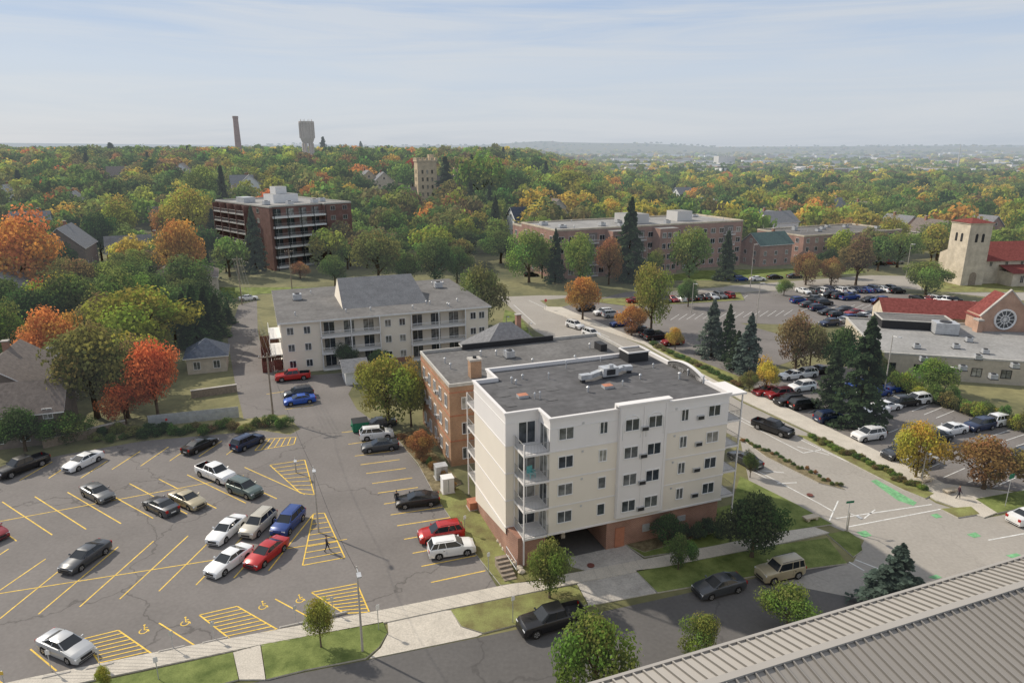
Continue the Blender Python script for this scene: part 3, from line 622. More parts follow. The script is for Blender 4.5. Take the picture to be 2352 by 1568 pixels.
for x,y in ((16,24),(20,25),(33,20),(4,18),(17,22.5)): roof_unit(cb,x,y,H3+.3,1.6,1.4,1.2)
for k,(x,y) in enumerate(((-3.6,2),(-3.6,8),(-3.6,14))):
    f=thing('board_fence','dark red wooden board fence around apartment stairs','fence',(o3[0],o3[1],0),TH,'dark red fences')
    mb=MB()
    for i in range(12): mb.box(x+i*.28,x+i*.28+.25,y,y+.05,.0,2.0+.8*k,'redwood')
    for i in range(20): mb.box(x,x+.05,y+.06+i*.28,y+i*.28+.31,0,2.0+.8*k,'redwood')
    obj('fence_boards',mb.mesh('fence_boards'),f)
f=thing('board_fence','dark red wooden board fence beside parked red pickup','fence',(*P(632,850),0),TH,'dark red fences'); mb=MB()
for i in range(66): mb.box(i*.3,i*.3+.27,0,.05,0,1.9,'redwood')
obj('fence_boards',mb.mesh('fence_boards'),f)
gable('garage_shed','small white gabled garage beside the brick apartments',(*P(795,885),0),TH,3.5,5,2.4,1.2,'house_w','shingle_g',wins=False,chim=False,cat='garage')
# ------------------------------------------------------------ DARK RED FLATS
x,y=P(632,628); rf=thing('brick_apartment_tower','six-storey dark red brick apartment block with railed balconies','apartment building',(x,y,1.0),math.radians(45))
addexcl((x,y),math.radians(45),30,40)
W4,D4,H4=29,40,19.3
fp4=[(0,0),(.8,0),(.8,1.6),(19,1.6),(19,0),(W4,0),(W4,D4),(0,D4)]
mb=MB(); mb.prism(fp4,-3,H4,'brick_d','roof_l'); obj('wall',mb.mesh('wall'),rf)
rimpart('roof_parapet',rf,offset_poly(fp4,.1),H4+.003,H4+.5,.4,'kerb')
boxpart('rooftop_plant_room',rf,10,19,17,24,H4+.01,H4+2.8,'white','roof_l'); boxpart('rooftop_lift_housing',rf,12,16,19,23,H4+2.81,H4+5.2,'white','roof_l'); boxpart('rooftop_cooling_unit',rf,3,7,24,30,H4+.01,H4+1.8,'metal')
for x_,y_ in ((10,6),(20,8),(25,12),(5,12)): roof_unit(rf,x_,y_,H4,2,1.6,1.3)
d=MB(); d.box(-1.3,1.3,-.03,0,0,2.2,'glass'); d.box(-.03,.03,-.05,-.031,0,2.2,'white'); pd=d.mesh('patio_door')
for r in range(6):
    z=1+r*3.1
    mb=MB(); mb.box(.82,18.98,-1.1,1.59,z-.5,z,'white'); b=obj('balcony',mb.mesh('balcony'),rf); railing(b,[(.9,-1.0),(18.9,-1.0)],z,1.0,'rail',.25,r=.03)
    mb=MB(); mb.box(-1.9,-.01,14,38,z-.35,z,'kerb'); b=obj('balcony',mb.mesh('balcony'),rf); railing(b,[(-1.8,14),(-1.8,38)],z,1.0,'rail',.25,r=.03)
    for k in range(4):
        obj('patio_door',pd,rf,(3.2+k*4.4,1.6,z)); obj('patio_door',pd,rf,(0,16.5+k*5.4,z),-math.pi/2)
    for x_ in (22,26.5): win(rf,x_,0,z+1.5,1.6,1.3,'F','kerb')
    win(rf,0,8,z+1.5,1.4,1.3,'L','kerb')
for x_ in (.95,5.5,10,14.5,18.85): boxpart('balcony_post',rf,x_-.1,x_+.1,-1.12,-.92,-1,H4-.2,'black')
for y_ in (14,20,26,32,38): boxpart('balcony_fin',rf,-1.95,-.02,y_-.12,y_+.12,-1,H4-.2,'brick_d')
# ------------------------------------------------------------ BROWN APARTMENTS
x,y=P(1275,645); ra=math.radians(24)
ba=block('brick_apartment_building','long reddish brick four-storey apartment block with flat grey roof','apartment building',(x,y,0),ra,70,24,14.6,'brick_b','roof_l',fcols=20,rows=4,lcols=4,rimk='stone',ww=1.7,wh=1.5,z0=2.2,fl=3.3,units=9,vents=12)
boxpart('rooftop_plant_room',ba,30,38,8,16,14.61,17.6,'farb','roof_l'); boxpart('rooftop_plant_room',ba,50,56,9,15,14.61,17.8,'farb','roof_l')
for r in range(4):
    for x0 in (10,27,46,62):
        mb=MB(); mb.box(x0,x0+4,-1.4,-.01,.6+r*3.3,.78+r*3.3,'farb'); b=obj('balcony',mb.mesh('balcony'),ba); railing(b,[(x0+.1,-1.3),(x0+3.9,-1.3)],.78+r*3.3,1.0,'farb',.3,r=.04)
for x0 in (10,27,46,62): boxpart('recessed_bay',ba,x0,x0+4,-.06,-.03,.8,13.6,'shingle')
boxpart('projecting_wing',ba,17,22,-4,-.12,-1,14.2,'brick_b','roof_l'); boxpart('projecting_wing',ba,34,41,-4,-.12,-1,14.2,'brick_b','roof_l')
for r in range(4):
    for x0 in (18.5,20.6,35.6,37.6,39.6): win(ba,x0,-4,2.2+r*3.3,1.2,1.5)
x,y=P(1225,625); block('brick_apartment_building','brown brick wing of the apartment block behind trees','apartment building',(x,y,0),ra,20,16,13.4,'brick_b','roof_l',fcols=5,rows=4,lcols=3,rimk='stone',z0=2,fl=3.1)
x,y=P(1840,605); block('brick_office_building','low brown brick building with flat roof beside the car park','building',(x,y,0),ra,48,22,9,'brick_b','roof_g',fcols=12,rows=3,lcols=4,rimk='stone',z0=1.8,fl=2.9,units=6)
VIEW=[]
def H(label,px,py,rotd,w,d,h,rh,wall,roof,**k):
    x,y,z=G(px,py); VIEW.append((px,py,28,42))
    return gable('house',label,(x,y,z),math.radians(rotd),w,d,h,rh,wall,roof,**k)
H('brick house with dark green slate roof and dormers',1742,614,24,14,9,7,3.6,'brick_b','shingle_gr')
H('white clapboard house with grey gabled roof',1765,565,24,15,11,9,4,'house_w','shingle_g')
H('brown shingled house with white-framed windows under brown roof',100,985,110,14,10,5.6,3.8,'house_b','shingle',gw=1.5)
H('brown shingled house with brown gabled roof by the lot',-30,1040,20,9,8,4.5,3.2,'house_b','shingle',chim=False)
H('small tan garage with dark blue-grey hipped roof',432,862,20,6.4,6.6,3,2.4,'house_t','shingle_b',hip=True,cols=2,rows=1,chim=False)
H('dark brown timbered house with steep dark roof among trees',205,640,110,17,12,9,6,'house_b','shingle_g')
H('brick house with blue-grey metal roof',252,628,28,20,14,6,4.5,'brick_r','metal_roof',wins=False)
H('house with brown shingle roof among trees',350,690,22,16,13,5,4,'house_t','shingle',hip=True)
H('house with brown gabled roof behind the trees',470,690,110,14,10,5,4.5,'house_t','shingle')
H('red-walled house with grey roof among trees',70,722,110,13,11,5,4.5,'house_r','shingle_g')
H('low brown-roofed house in the shade of maples',175,930,110,9,9,4,3,'house_b','shingle_g',chim=False)
for (px,py,wl,rf_,lb) in ((535,455,'house_t','shingle_g','tan house with grey steep roof on the hillside'),(600,452,'house_w','shingle_g','white house with grey gables on the hillside'),(250,430,'house_b','shingle','brown house with tall chimney among trees'),(30,560,'house_w','shingle_g','white house with grey roof among autumn trees'),(45,480,'house_w','shingle_g','pale house with grey roof among autumn trees'),(1305,515,'house_t','shingle','pale stone house with brown hipped roof'),(1185,545,'house_w','shingle_b','white house with dark steep gable'),(905,445,'house_t','shingle_g','tudor style house with grey slate roof'),(870,440,'castle','shingle_g','stone house with dark slate gables'),(200,500,'house_b','shingle_g','brown gabled house among trees'),(2190,575,'house_t','shingle','tan house with brown roof among trees'),(1660,505,'house_w','shingle_g','white house with grey roof behind apartment block'),(2110,560,'brick_b','shingle_g','brick house with grey roof among trees'),(1910,505,'house_w','shingle_g','white house in distant neighbourhood'),(2010,515,'brick_b','shingle','brick house in distant neighbourhood'),(2300,560,'brick_b','shingle_g','brick house near the church'),(350,545,'brick_r','shingle','brick house among autumn trees'),(1560,470,'house_w','shingle_g','distant white house among yellow trees'),(440,420,'house_w','shingle','white house on the wooded hillside'),(1800,545,'house_t','shingle_g','tan house beside the green-roofed house')):
    rr=random.choice([24,108,112]); H(lb,px,py,rr,random.uniform(11,15),10,6.5,4.8,wl,rf_,cols=3)
# ------------------------------------------------------------ CASTLE HOUSE
x,y,z=G(962,474); ca=thing('castle_mansion','golden stone castle-like mansion with crenellated square tower on wooded hill','mansion',(x,y,z),math.radians(18)); addexcl((x,y),math.radians(18),26,16,6); VIEW+= [(985,474,40,45)]
Ht=max(16,top_z(y,366)-z)
mb=MB(); mb.box(0,9.5,0,9,-4,Ht-1.2,'castle'); mb.box(-.4,9.9,-.4,9.4,Ht-1.199,Ht-.4,'castle')
for i in range(5):
    for (xa,ya) in ((i*2.3-.4,-.4),(i*2.3-.4,8.6)): mb.box(xa,xa+1.2,ya,ya+.8,Ht-.399,Ht+.7,'castle')
    if 0<i<4:
        for xa in (-.4,9.1): mb.box(xa,xa+.8,i*2.2-.4,i*2.2+.8,Ht-.399,Ht+.7,'castle')
mb.box(6.8,9.6,5.5,8.5,Ht-.398,Ht+2.2,'castle')
obj('tower',mb.mesh('tower'),ca)
mb=MB(); mb.box(9.52,26,2,13,-4,8,'castle'); mb.face([(9.52,2,8),(9.52,13,8),(9.52,7.5,14)],'castle'); mb.face([(26,2,8),(26,13,8),(26,7.5,14)],'castle'); mb.box(-9,-.01,2,8,-4,6,'castle'); mb.face([(-9,2,6),(-9,8,6),(-9,5,9)],'castle'); obj('wall',mb.mesh('wall'),ca)
mb=MB(); mb.face([(9.53,1.5,7.7),(26.5,1.5,7.7),(26.5,7.5,14.3),(9.53,7.5,14.3)],'shingle'); mb.face([(9.53,13.5,7.7),(26.5,13.5,7.7),(26.5,7.5,14.3),(9.53,7.5,14.3)],'shingle')
mb.face([(-9.4,1.6,5.8),(-.02,1.6,5.8),(-.02,5,9.1),(-9.4,5,9.1)],'shingle'); mb.face([(-9.4,8.4,5.8),(-.02,8.4,5.8),(-.02,5,9.1),(-9.4,5,9.1)],'shingle')
ro=obj('roof',mb.mesh('roof'),ca); mb=MB(); mb.box(20,22,8,9.5,10,18,'castle'); obj('chimney',mb.mesh('chimney'),ro)
for r in range(5):
    for x_ in (2.4,4.8,7.2): win(ca,x_,0,2+r*3.6,.9,1.8,'F','castle')
    for y_ in (3,6): win(ca,0,y_,2+r*3.6,.9,1.8,'L','castle')
for x_ in (12,16,20,24): win(ca,x_,2,3,1.2,2,'F','castle'); win(ca,x_,2,6,1.2,1.5,'F','castle')
# ------------------------------------------------------------ WATER TOWER and CHIMNEY
D_=620.; x=(714-1176)/1568.*D_*.975; y=D_; z=float(hill(x,y))
ht=top_z(y,279); s=D_/1568.*1.0
wt=thing('water_tower','tall concrete water tower with ribbed tank and arched columns','water tower',(x,y,0))
Rt=15.5*s
zt0=top_z(y,319); mb=MB()
mb.tube((0,0,zt0),(0,0,ht-1.5),Rt*.95,Rt*.95,'wt',24); mb.tube((0,0,ht-1.49),(0,0,ht),Rt*1.05,Rt*1.05,'wt',24)
mb.tube((0,0,zt0-4),(0,0,zt0-.01),Rt*.7,Rt*.95,'wt',24)
for i in range(16):
    a=i*math.pi/8; mb.box(Rt*math.cos(a)-.35,Rt*math.cos(a)+.35,Rt*math.sin(a)-.35,Rt*math.sin(a)+.35,zt0+.5,ht-1,'wt')
obj('tank',mb.mesh('tank'),wt)
for i in range(8):
    a=i*math.pi/4; mb=MB(); mb.tube((Rt*.72*math.cos(a),Rt*.72*math.sin(a),z-2),(Rt*.72*math.cos(a),Rt*.72*math.sin(a),zt0-3.9),1.0,.9,'wt',6); obj('support_column',mb.mesh('support_column'),wt)
mb=MB(); mb.tube((0,0,zt0-12),(0,0,zt0-11),Rt*.8,Rt*.8,'wt',16); obj('ring_platform',mb.mesh('ring_platform'),wt)
for i in range(8):
    a=i*math.pi/4; mb=MB(); mb.tube((Rt*.8*math.cos(a),Rt*.8*math.sin(a),ht),(Rt*.8*math.cos(a),Rt*.8*math.sin(a),ht+1.8),.2,.12,'wt',5); obj('antenna',mb.mesh('antenna'),wt)
D2=640.; x=(556-1176)/1568.*D2*.975; z=float(hill(x,D2)); ht=top_z(D2,267)
cs=thing('smokestack','tall tapered reddish brick smokestack rising above the woods','smokestack',(x,D2,0))
mb=MB(); mb.tube((0,0,z-2),(0,0,ht-2),3.1,2.2,'stack',20); obj('shaft',mb.mesh('shaft'),cs); mb=MB(); mb.tube((0,0,ht-1.99),(0,0,ht),2.5,2.5,'stack',20); obj('cap_ring',mb.mesh('cap_ring'),cs)
# ------------------------------------------------------------ STONE CHURCH
x,y=P(2205,657); RC=math.radians(8); ch=thing('stone_church','tan stone church with square bell tower and red tiled roofs','church',(x,y,0),RC); addexcl((x,y),RC,60,30)
Ht=top_z(y,516)
tw=7.0
mb=MB(); mb.box(0,tw,0,tw,-1,Ht,'stone'); mb.box(-.2,tw+.2,-.2,tw+.2,Ht+.001,Ht+.4,'stone'); obj('bell_tower',mb.mesh('bell_tower'),ch)
mb=MB(); A=[(-.45,-.45,Ht+.4),(tw+.45,-.45,Ht+.4),(tw+.45,tw+.45,Ht+.4),(-.45,tw+.45,Ht+.4)]; ap=(tw/2,tw/2,Ht+1.6)
for i in range(4): mb.face([A[i],A[(i+1)%4],ap],'tile')
obj('tower_roof',mb.mesh('tower_roof'),ch)
for x_ in (2.5,4.5):
    for q in (0,1):
        mb=MB()
        if q==0: mb.box(x_-.4,x_+.4,-.05,-.002,Ht-5.0,Ht-3,'black'); mb.tube((x_,-.049,Ht-3),(x_,-.002,Ht-3),.4,.4,'black',14)
        else: mb.box(-.05,-.002,x_-.4,x_+.4,Ht-5.0,Ht-3,'black'); mb.tube((-.049,x_,Ht-3),(-.002,x_,Ht-3),.4,.4,'black',14)
        obj('belfry_opening',mb.mesh('belfry_opening'),ch)
mb=MB(); mb.box(2.4,4.6,-.06,-.002,0,2.8,'wood'); mb.tube((3.5,-.059,2.8),(3.5,-.002,2.8),1.1,1.1,'wood',14); obj('door',mb.mesh('door'),ch)
mb=MB(); mb.box(tw+.01,60,1.5,18,-1,7,'stone'); mb.box(tw+6,60,-3.5,1.49,-1,4,'stone')
mb.face([(tw+.02,1.5,7),(tw+.02,18,7),(tw+.02,9.7,11)],'stone'); obj('nave_wall',mb.mesh('nave_wall'),ch)
mb=MB(); mb.face([(tw+.03,.9,6.8),(60.5,.9,6.8),(60.5,9.7,11.2),(tw+.03,9.7,11.2)],'tile'); mb.face([(60.5,18.6,6.8),(tw+.03,18.6,6.8),(tw+.03,9.7,11.2),(60.5,9.7,11.2)],'tile'); mb.face([(tw+5.5,-4,3.9),(60.5,-4,3.9),(60.5,1.48,5.6),(tw+5.5,1.48,5.6)],'tile'); obj('roof',mb.mesh('roof'),ch)
for i in range(9): win(ch,tw+9+i*5,-3.5,2.2,1,2.0,'F','stone'); win(ch,tw+3+i*5,1.5,5.9,.8,1.2,'F','stone')
# ------------------------------------------------------------ BRICK CHURCH WITH ROSE WINDOW + flat annex
x,y=P(2025,772); RH=math.radians(-13); bc=thing('church_hall','long low church hall with tan walls and red tiled roof','church hall',(x,y,0),RH); addexcl((x,y),RH,26,10)
mb=MB(); mb.box(0,22,0,9,-1,4.8,'stone'); mb.face([(0,0,4.8),(0,9,4.8),(0,4.5,7.2)][::-1],'stone'); obj('wall',mb.mesh('wall'),bc)
mb=MB(); mb.face([(-.4,-.6,4.6),(22,-.6,4.6),(22,4.5,7.4),(-.4,4.5,7.4)],'tile'); mb.face([(22,9.6,4.6),(-.4,9.6,4.6),(-.4,4.5,7.4),(22,4.5,7.4)],'tile'); obj('roof',mb.mesh('roof'),bc)
x,y=P(2240,806); RG=math.radians(-4); br=thing('brick_church','tan-pink brick church gable front with round rose window','church',(x,y,0),RG); addexcl((x,y),RG,16,24)
gw=9.2; hw=7.0; ap=12.0
mb=MB(); mb.box(0,gw,0,5,-1,hw,'brick_p'); mb.face([(0,0,hw),(gw,0,hw),(gw/2,0,ap)],'brick_p'); mb.face([(0,.5,hw),(gw/2,.5,ap),(gw,.5,hw)],'brick_p'); obj('wall',mb.mesh('wall'),br)
mb=MB(); mb.face([(-.3,-.05,hw),(gw/2,-.05,ap+.25),(gw/2,.5,ap+.25),(-.3,.5,hw)],'conc'); mb.face([(gw+.3,-.05,hw),(gw/2,-.05,ap+.25),(gw/2,.5,ap+.25),(gw+.3,.5,hw)],'conc'); mb.face([(-.3,-.05,hw-.3),(gw/2,-.05,ap-.05),(gw/2,-.05,ap+.25),(-.3,-.05,hw)],'conc'); mb.face([(gw+.3,-.05,hw-.3),(gw/2,-.05,ap-.05),(gw/2,-.05,ap+.25),(gw+.3,-.05,hw)],'conc'); obj('gable_coping',mb.mesh('gable_coping'),br)
mb=MB(); mb.face([(-.3,.5,hw-.5),(-.3,5.2,hw-.5),(gw/2,5.2,ap-.9),(gw/2,.5,ap-.9)],'tile'); mb.face([(gw+.3,5.2,hw-.5),(gw+.3,.5,hw-.5),(gw/2,.5,ap-.9),(gw/2,5.2,ap-.9)],'tile'); obj('roof',mb.mesh('roof'),br)
mb=MB(); rz=6.4; gx=gw/2-.3
for i in range(16):
    a0,a1=i*math.pi/8,(i+1)*math.pi/8
    mb.tube((gx+1.9*math.cos(a0),-.1,rz+1.9*math.sin(a0)),(gx+1.9*math.cos(a1),-.1,rz+1.9*math.sin(a1)),.2,.2,'white',6)
    mb.tube((gx+.8*math.cos(a0),-.1,rz+.8*math.sin(a0)),(gx+.8*math.cos(a1),-.1,rz+.8*math.sin(a1)),.07,.07,'white',6)
for i in range(12):
    a=i*math.pi/6; mb.tube((gx,-.1,rz),(gx+1.9*math.cos(a),-.1,rz+1.9*math.sin(a)),.06,.06,'white',5)
mb.tube((gx,-.06,rz),(gx,-.01,rz),1.85,1.85,'glass',24); obj('rose_window',mb.mesh('rose_window'),br)
mb=MB(); mb.box(gw+.35,gw+3.4,-1.5,3,-1,12.6,'brick_p'); mb.box(gw+.2,gw+3.6,-1.7,3.2,12.601,13,'conc'); obj('corner_turret',mb.mesh('corner_turret'),br)
mb=MB(); mb.box(-1.0,.0-.01,-1,.6,-1,6.2,'brick_p'); mb.box(-1.1,-.01,-1.1,.7,6.201,6.5,'conc'); obj('buttress',mb.mesh('buttress'),br)
x,y=P(2010,862); RA=math.radians(-14); an=block('flat_roofed_annex','long low annex with wide flat grey roof and rooftop vents','building',(x,y,0),RA,70,26,4.0,'house_t','roof_l',fcols=16,rows=1,rimk='kerb',z0=1.8,ww=1.4,wh=1.3,frame='black',units=0,vents=0,par_h=.3)
def annex_unit(px,py,w,d,h):
    q=P(px,py,4.0); dx,dy=q[0]-x,q[1]-y
    roof_unit(an,dx*math.cos(RA)+dy*math.sin(RA),-dx*math.sin(RA)+dy*math.cos(RA),4.0,w,d,h)
annex_unit(2168,765,4,3,2.2)
for px,py in ((2120,830),(2225,785),(2195,800),(2262,812),(2280,870),(2330,845),(2105,800),(2245,825),(2150,850),(2210,850)): annex_unit(px,py,1.0,1.0,.8)
boxpart('raised_roof_section',an,5,18,19,25.6,4.01,5.6,'black','roof_g'); rimpart('raised_roof_rim',an,[(4.9,18.9),(18.1,18.9),(18.1,25.7),(4.9,25.7)],5.61,5.75,.3,'kerb')
# ------------------------------------------------------------ FOREGROUND SEAMED ROOF
o5=B(-8,19.5); fr=thing('metal_roofed_building','bronze-grey standing-seam metal roof of a nearby building','building',(o5[0],o5[1],0),TH)
W5=75
boxpart('wall',fr,0.3,W5-.3,-13,-.4,0,15.6,'stucco_c')
mb=MB()
mb.face([(0,-2.0,18.35),(W5,-2.0,18.35),(W5,0,17.8),(0,0,17.8)],'seam'); mb.face([(0,-14,16.0),(W5,-14,16.0),(W5,-2.0,18.35),(0,-2.0,18.35)],'seam_shaded')
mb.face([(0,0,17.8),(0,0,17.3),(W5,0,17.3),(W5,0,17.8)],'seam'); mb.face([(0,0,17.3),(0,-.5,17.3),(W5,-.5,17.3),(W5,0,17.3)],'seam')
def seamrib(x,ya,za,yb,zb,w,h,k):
    mb.face([(x-w,ya,za),(x-w,yb,zb),(x-w*.6,yb,zb+h),(x-w*.6,ya,za+h)],'rib_shade'); mb.face([(x+w,yb,zb),(x+w,ya,za),(x+w*.6,ya,za+h),(x+w*.6,yb,zb+h)],'rib_shade'); mb.face([(x-w*.6,ya,za+h),(x-w*.6,yb,zb+h),(x+w*.6,yb,zb+h),(x+w*.6,ya,za+h)],k); mb.face([(x-w,ya,za),(x-w*.6,ya,za+h),(x+w*.6,ya,za+h),(x+w,ya,za)],k)
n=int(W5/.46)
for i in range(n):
    x_=.2+i*.46; seamrib(x_,0,17.8,-2.0,18.35,.055,.09,'seam'); seamrib(x_,-2.0,18.35,-14,16.0,.05,.10,'seam_shaded')
mb.box(0,W5,-2.16,-1.84,18.35,18.45,'seam'); mb.box(0,W5,.0,.14,17.5,17.9,'seam')
obj('standing_seam_roof',mb.mesh('standing_seam_roof'),fr)
# ------------------------------------------------------------ CARS
def prof(pts,x):
    for i in range(len(pts)-1):
        if pts[i][0]<=x<=pts[i+1][0]:
            t=(x-pts[i][0])/max(1e-6,pts[i+1][0]-pts[i][0]); return pts[i][1]+(pts[i+1][1]-pts[i][1])*t
    return pts[0][1] if x<pts[0][0] else pts[-1][1]
CT={
'sedan':dict(L=4.8,W=1.84,H=1.44,top=[(-2.4,.72),(-2.33,.98),(-1.6,1.05),(.95,1.0),(1.9,.86),(2.3,.72),(2.4,.5)],gc=.22,wr=.34,wx=(-1.4,1.42),belt=1.0,cab=(-1.75,1.1),roof=(-.85,.25)),
'suv':dict(L=4.6,W=1.88,H=1.70,top=[(-2.3,.7),(-2.25,1.1),(-1.9,1.13),(.95,1.12),(1.9,1.0),(2.2,.85),(2.3,.55)],gc=.26,wr=.37,wx=(-1.35,1.4),belt=1.1,cab=(-2.22,1.15),roof=(-1.8,.35)),
'jeep':dict(L=4.5,W=1.85,H=1.80,top=[(-2.25,.7),(-2.22,1.15),(-1.9,1.16),(.85,1.16),(2.1,1.12),(2.2,1.0),(2.25,.55)],gc=.32,wr=.39,wx=(-1.35,1.35),belt=1.14,cab=(-2.2,.98),roof=(-2.05,.5)),
'pickup':dict(L=5.8,W=1.98,H=1.85,top=[(-2.9,.8),(-2.88,1.2),(-1.2,1.22),(1.25,1.2),(2.6,1.12),(2.8,.95),(2.9,.6)],gc=.34,wr=.41,wx=(-1.75,1.8),belt=1.18,cab=(-1.15,1.4),roof=(-.85,.6),bed=(-2.78,-1.2)),
}
def car_parts(t):
    c=CT[t]; L=c['L']/2; W=c['W']/2; body=MB(); k='paint'
    xs=set([-L,-L+.06,-L+.3,L-.3,L-.1,L]+[p[0] for p in c['top']])
    for w in c['wx']:
        for a in (-1.12,-1.1,-.9,-.55,0,.55,.9,1.1,1.12): xs.add(w+a*c['wr'])
    if 'bed' in c:
        for b in c['bed']: xs.add(b); xs.add(b+.02)
    xs=sorted(xs); rings=[]
    for x in xs:
        zt=prof(c['top'],x); zb=c['gc']
        for w in c['wx']:
            d=abs(x-w)/c['wr']
            if d<1.11: zb=max(zb,c['wr']+ math.sqrt(max(0,1.11**2-d*d))*c['wr'])
        zb=min(zb,zt-.12)
        e=max(0,(abs(x)-L+.6)/.6); w=W*(1-.16*e*e)
        cr=.03; zc=zt+cr
        if 'bed' in c and c['bed'][0]<x<c['bed'][1]+.01: zc=.8
        half=[(0,zc),(w*.84,zc if zc<zt else zt+cr*.6),(w*.87,zt+.0),(w*.95,zt-.02),(w,zt-.14),(w*1.0,max(zb+.02,(zt+c['gc'])/2)),(w*.96,zb)]
        ring=[(x,-p[0],p[1]) for p in half[::-1]]+[(x,p[0],p[1]) for p in half[1:]]
        rings.append(ring)
    n=len(rings[0]); base=len(body.v)
    for r in rings: body.v+=r
    pi=body.mi(k); bi=body.mi('black')
    for i in range(len(rings)-1):
        bedm='bed' in c and c['bed'][0]<=xs[i] and xs[i+1]<=c['bed'][1]+.03
        for j in range(n):
            l=(j+1)%n; mm=pi
            if j==n-1: mm=bi
            if bedm and j in (4,5,6,7): mm=bi
            body.f.append([base+i*n+j,base+i*n+l,base+(i+1)*n+l,base+(i+1)*n+j]); body.m.append(mm)
    body.f.append([base+j for j in range(n)][::-1]); body.m.append(pi)
    body.f.append([base+(len(rings)-1)*n+j for j in range(n)]); body.m.append(pi)
    b0,b1=c['cab']; r0,r1=c['roof']; zb=c['belt']; zr=c['H']; wb_=W*.88; wr_=W*.70
    gl=MB()
    bt=[(b1,-wb_*.8,zb),(b1-.18,-wb_,zb),(b0+.15,-wb_*.98,zb),(b0,-wb_*.8,zb),(b0,wb_*.8,zb),(b0+.15,wb_*.98,zb),(b1-.18,wb_,zb),(b1,wb_*.8,zb)]
    tp=[(r1,-wr_*.85,zr-.05),(r1-.12,-wr_,zr-.06),(r0+.1,-wr_,zr-.06),(r0,-wr_*.85,zr-.05),(r0,wr_*.85,zr-.05),(r0+.1,wr_,zr-.06),(r1-.12,wr_,zr-.06),(r1,wr_*.85,zr-.05)]
    for i in range(8):
        j=(i+1)%8; gl.face([bt[i],tp[i],tp[j],bt[j]],'carglass')
    rp=[(p[0]+(.06 if p[0]>0 else -.03),p[1]*1.02,p[2]) for p in tp]
    ctr=[(p[0]*.8+ (r0+r1)/2*.2,p[1]*.7,zr+.0) for p in tp]
    for i in range(8):
        j=(i+1)%8; body.face([rp[i],ctr[i],ctr[j],rp[j]],k)
    body.face(ctr[::-1],k)
    def pil(p,q,r=.045): body.tube(p,q,r,r*.8,k,4,False)
    for s in (-1,1):
        pil((b1-.1,s*wb_*.92,zb),(r1-.06,s*wr_*.95,zr-.05)); pil((b0+.1,s*wb_*.92,zb),(r0+.05,s*wr_*.95,zr-.05),.07)
        xm=(b0+b1)/2-.05; pil((xm,s*wb_*1.0,zb),((r0+r1)/2,s*wr_*1.0,zr-.05),.04)
        if t in('suv','jeep'): pil((b0+.75,s*wb_*1.0,zb),(r0+.55,s*wr_*1.0,zr-.05),.05); body.tube((r0+.2,s*wr_*.9,zr+.04),(r1-.2,s*wr_*.9,zr+.04),.025,.025,'black',4)
        body.tube((b1-.35,s*(W*.93),zb+.08),(b1-.3,s*(W*1.1),zb+.14),.07,.09,k,6)
        body.box(xm-.02,xm-.005,s*W*1.002-.004,s*W*1.002+.004,c['gc']+.2,zb-.1,'black')
        body.box(xm-.35,xm-.18,s*(W+.012)-.012,s*(W+.012)+.012,zb-.2,zb-.16,'black')
    body.box(L-.06,L+.012,-W*.5,W*.5,.42,.62,'black'); body.box(-L-.012,-L+.05,-W*.3,W*.3,.5,.62,'wline')
    body.box(L-.1,L+.01,-W*.72,W*.72,.26,.36,'black'); body.box(-L-.01,-L+.05,-W*.75,W*.75,.28,.36,'black')
    if t=='pickup': body.box(-2.93,-2.84,-W*.8,W*.8,.5,.62,'metal')
    wheel=MB(); wheel.tube((0,-.11,0),(0,.11,0),c['wr'],c['wr'],'tyre',18)
    wheel.tube((0,-.118,0),(0,.118,0),c['wr']*.62,c['wr']*.62,'rim',14)
    for i in range(5):
        a=i*2*math.pi/5
        for s in (-.119,.119): wheel.face([(0,s,0),(.24*math.cos(a),s,.24*math.sin(a)),(.24*math.cos(a+.45),s,.24*math.sin(a+.45))],'tyre')
    hl=MB(); zf=prof(c['top'],L-.12)-.1; hl.box(-.18,.1,-.19,.17,-.09,.06,'lamp_h')
    tl=MB(); tl.box(-.06,.12,-.12,.14,-.12,.16,'lamp_t')
    return dict(body=body,glass=gl,wheel=wheel,hl=hl,tl=tl,zf=zf)
CM={}
for t in CT:
    p=car_parts(t)
    full=MB()
    def absorb(mb,off=(0,0,0)):
        n=len(full.v); full.v+=[(v[0]+off[0],v[1]+off[1],v[2]+off[2]) for v in mb.v]
        for f,m_ in zip(mb.f,mb.m): full.f.append([n+a for a in f]); full.m.append(full.mi(mb.mats[m_]))
    c=CT[t]; absorb(p['body']); absorb(p['glass']); L=c['L']/2;W=c['W']/2
    wp=[(x,s*(W-.1),c['wr']) for x in c['wx'] for s in (-1,1)]
    hp=[(L-.16,s*W*.7,p['zf']) for s in (-1,1)]; tpz=[(-L+.04,s*W*.72,c['belt']-.2) for s in (-1,1)]
    for q in wp: absorb(p['wheel'],q)
    for q in hp: absorb(p['hl'],q)
    for q in tpz: absorb(p['tl'],q)
    CM[t]=dict(body=p['body'].mesh(t+'_body'),glass=p['glass'].mesh(t+'_glass'),wheel=p['wheel'].mesh(t+'_wheel'),hl=p['hl'].mesh('headlight'),tl=p['tl'].mesh('taillight'),full=full.mesh(t),wp=wp,hp=hp,tp=tpz)
    for kk in ('body','full'):
        me=CM[t][kk]; bm=bmesh.new(); bm.from_mesh(me); bmesh.ops.remove_doubles(bm,verts=bm.verts,dist=.0005); bmesh.ops.recalc_face_normals(bm,faces=bm.faces)
        for e in bm.edges: e.smooth = len(e.link_faces)==2 and e.calc_face_angle(3)<.6
        for f in bm.faces: f.smooth=True
        bm.to_mesh(me); bm.free()
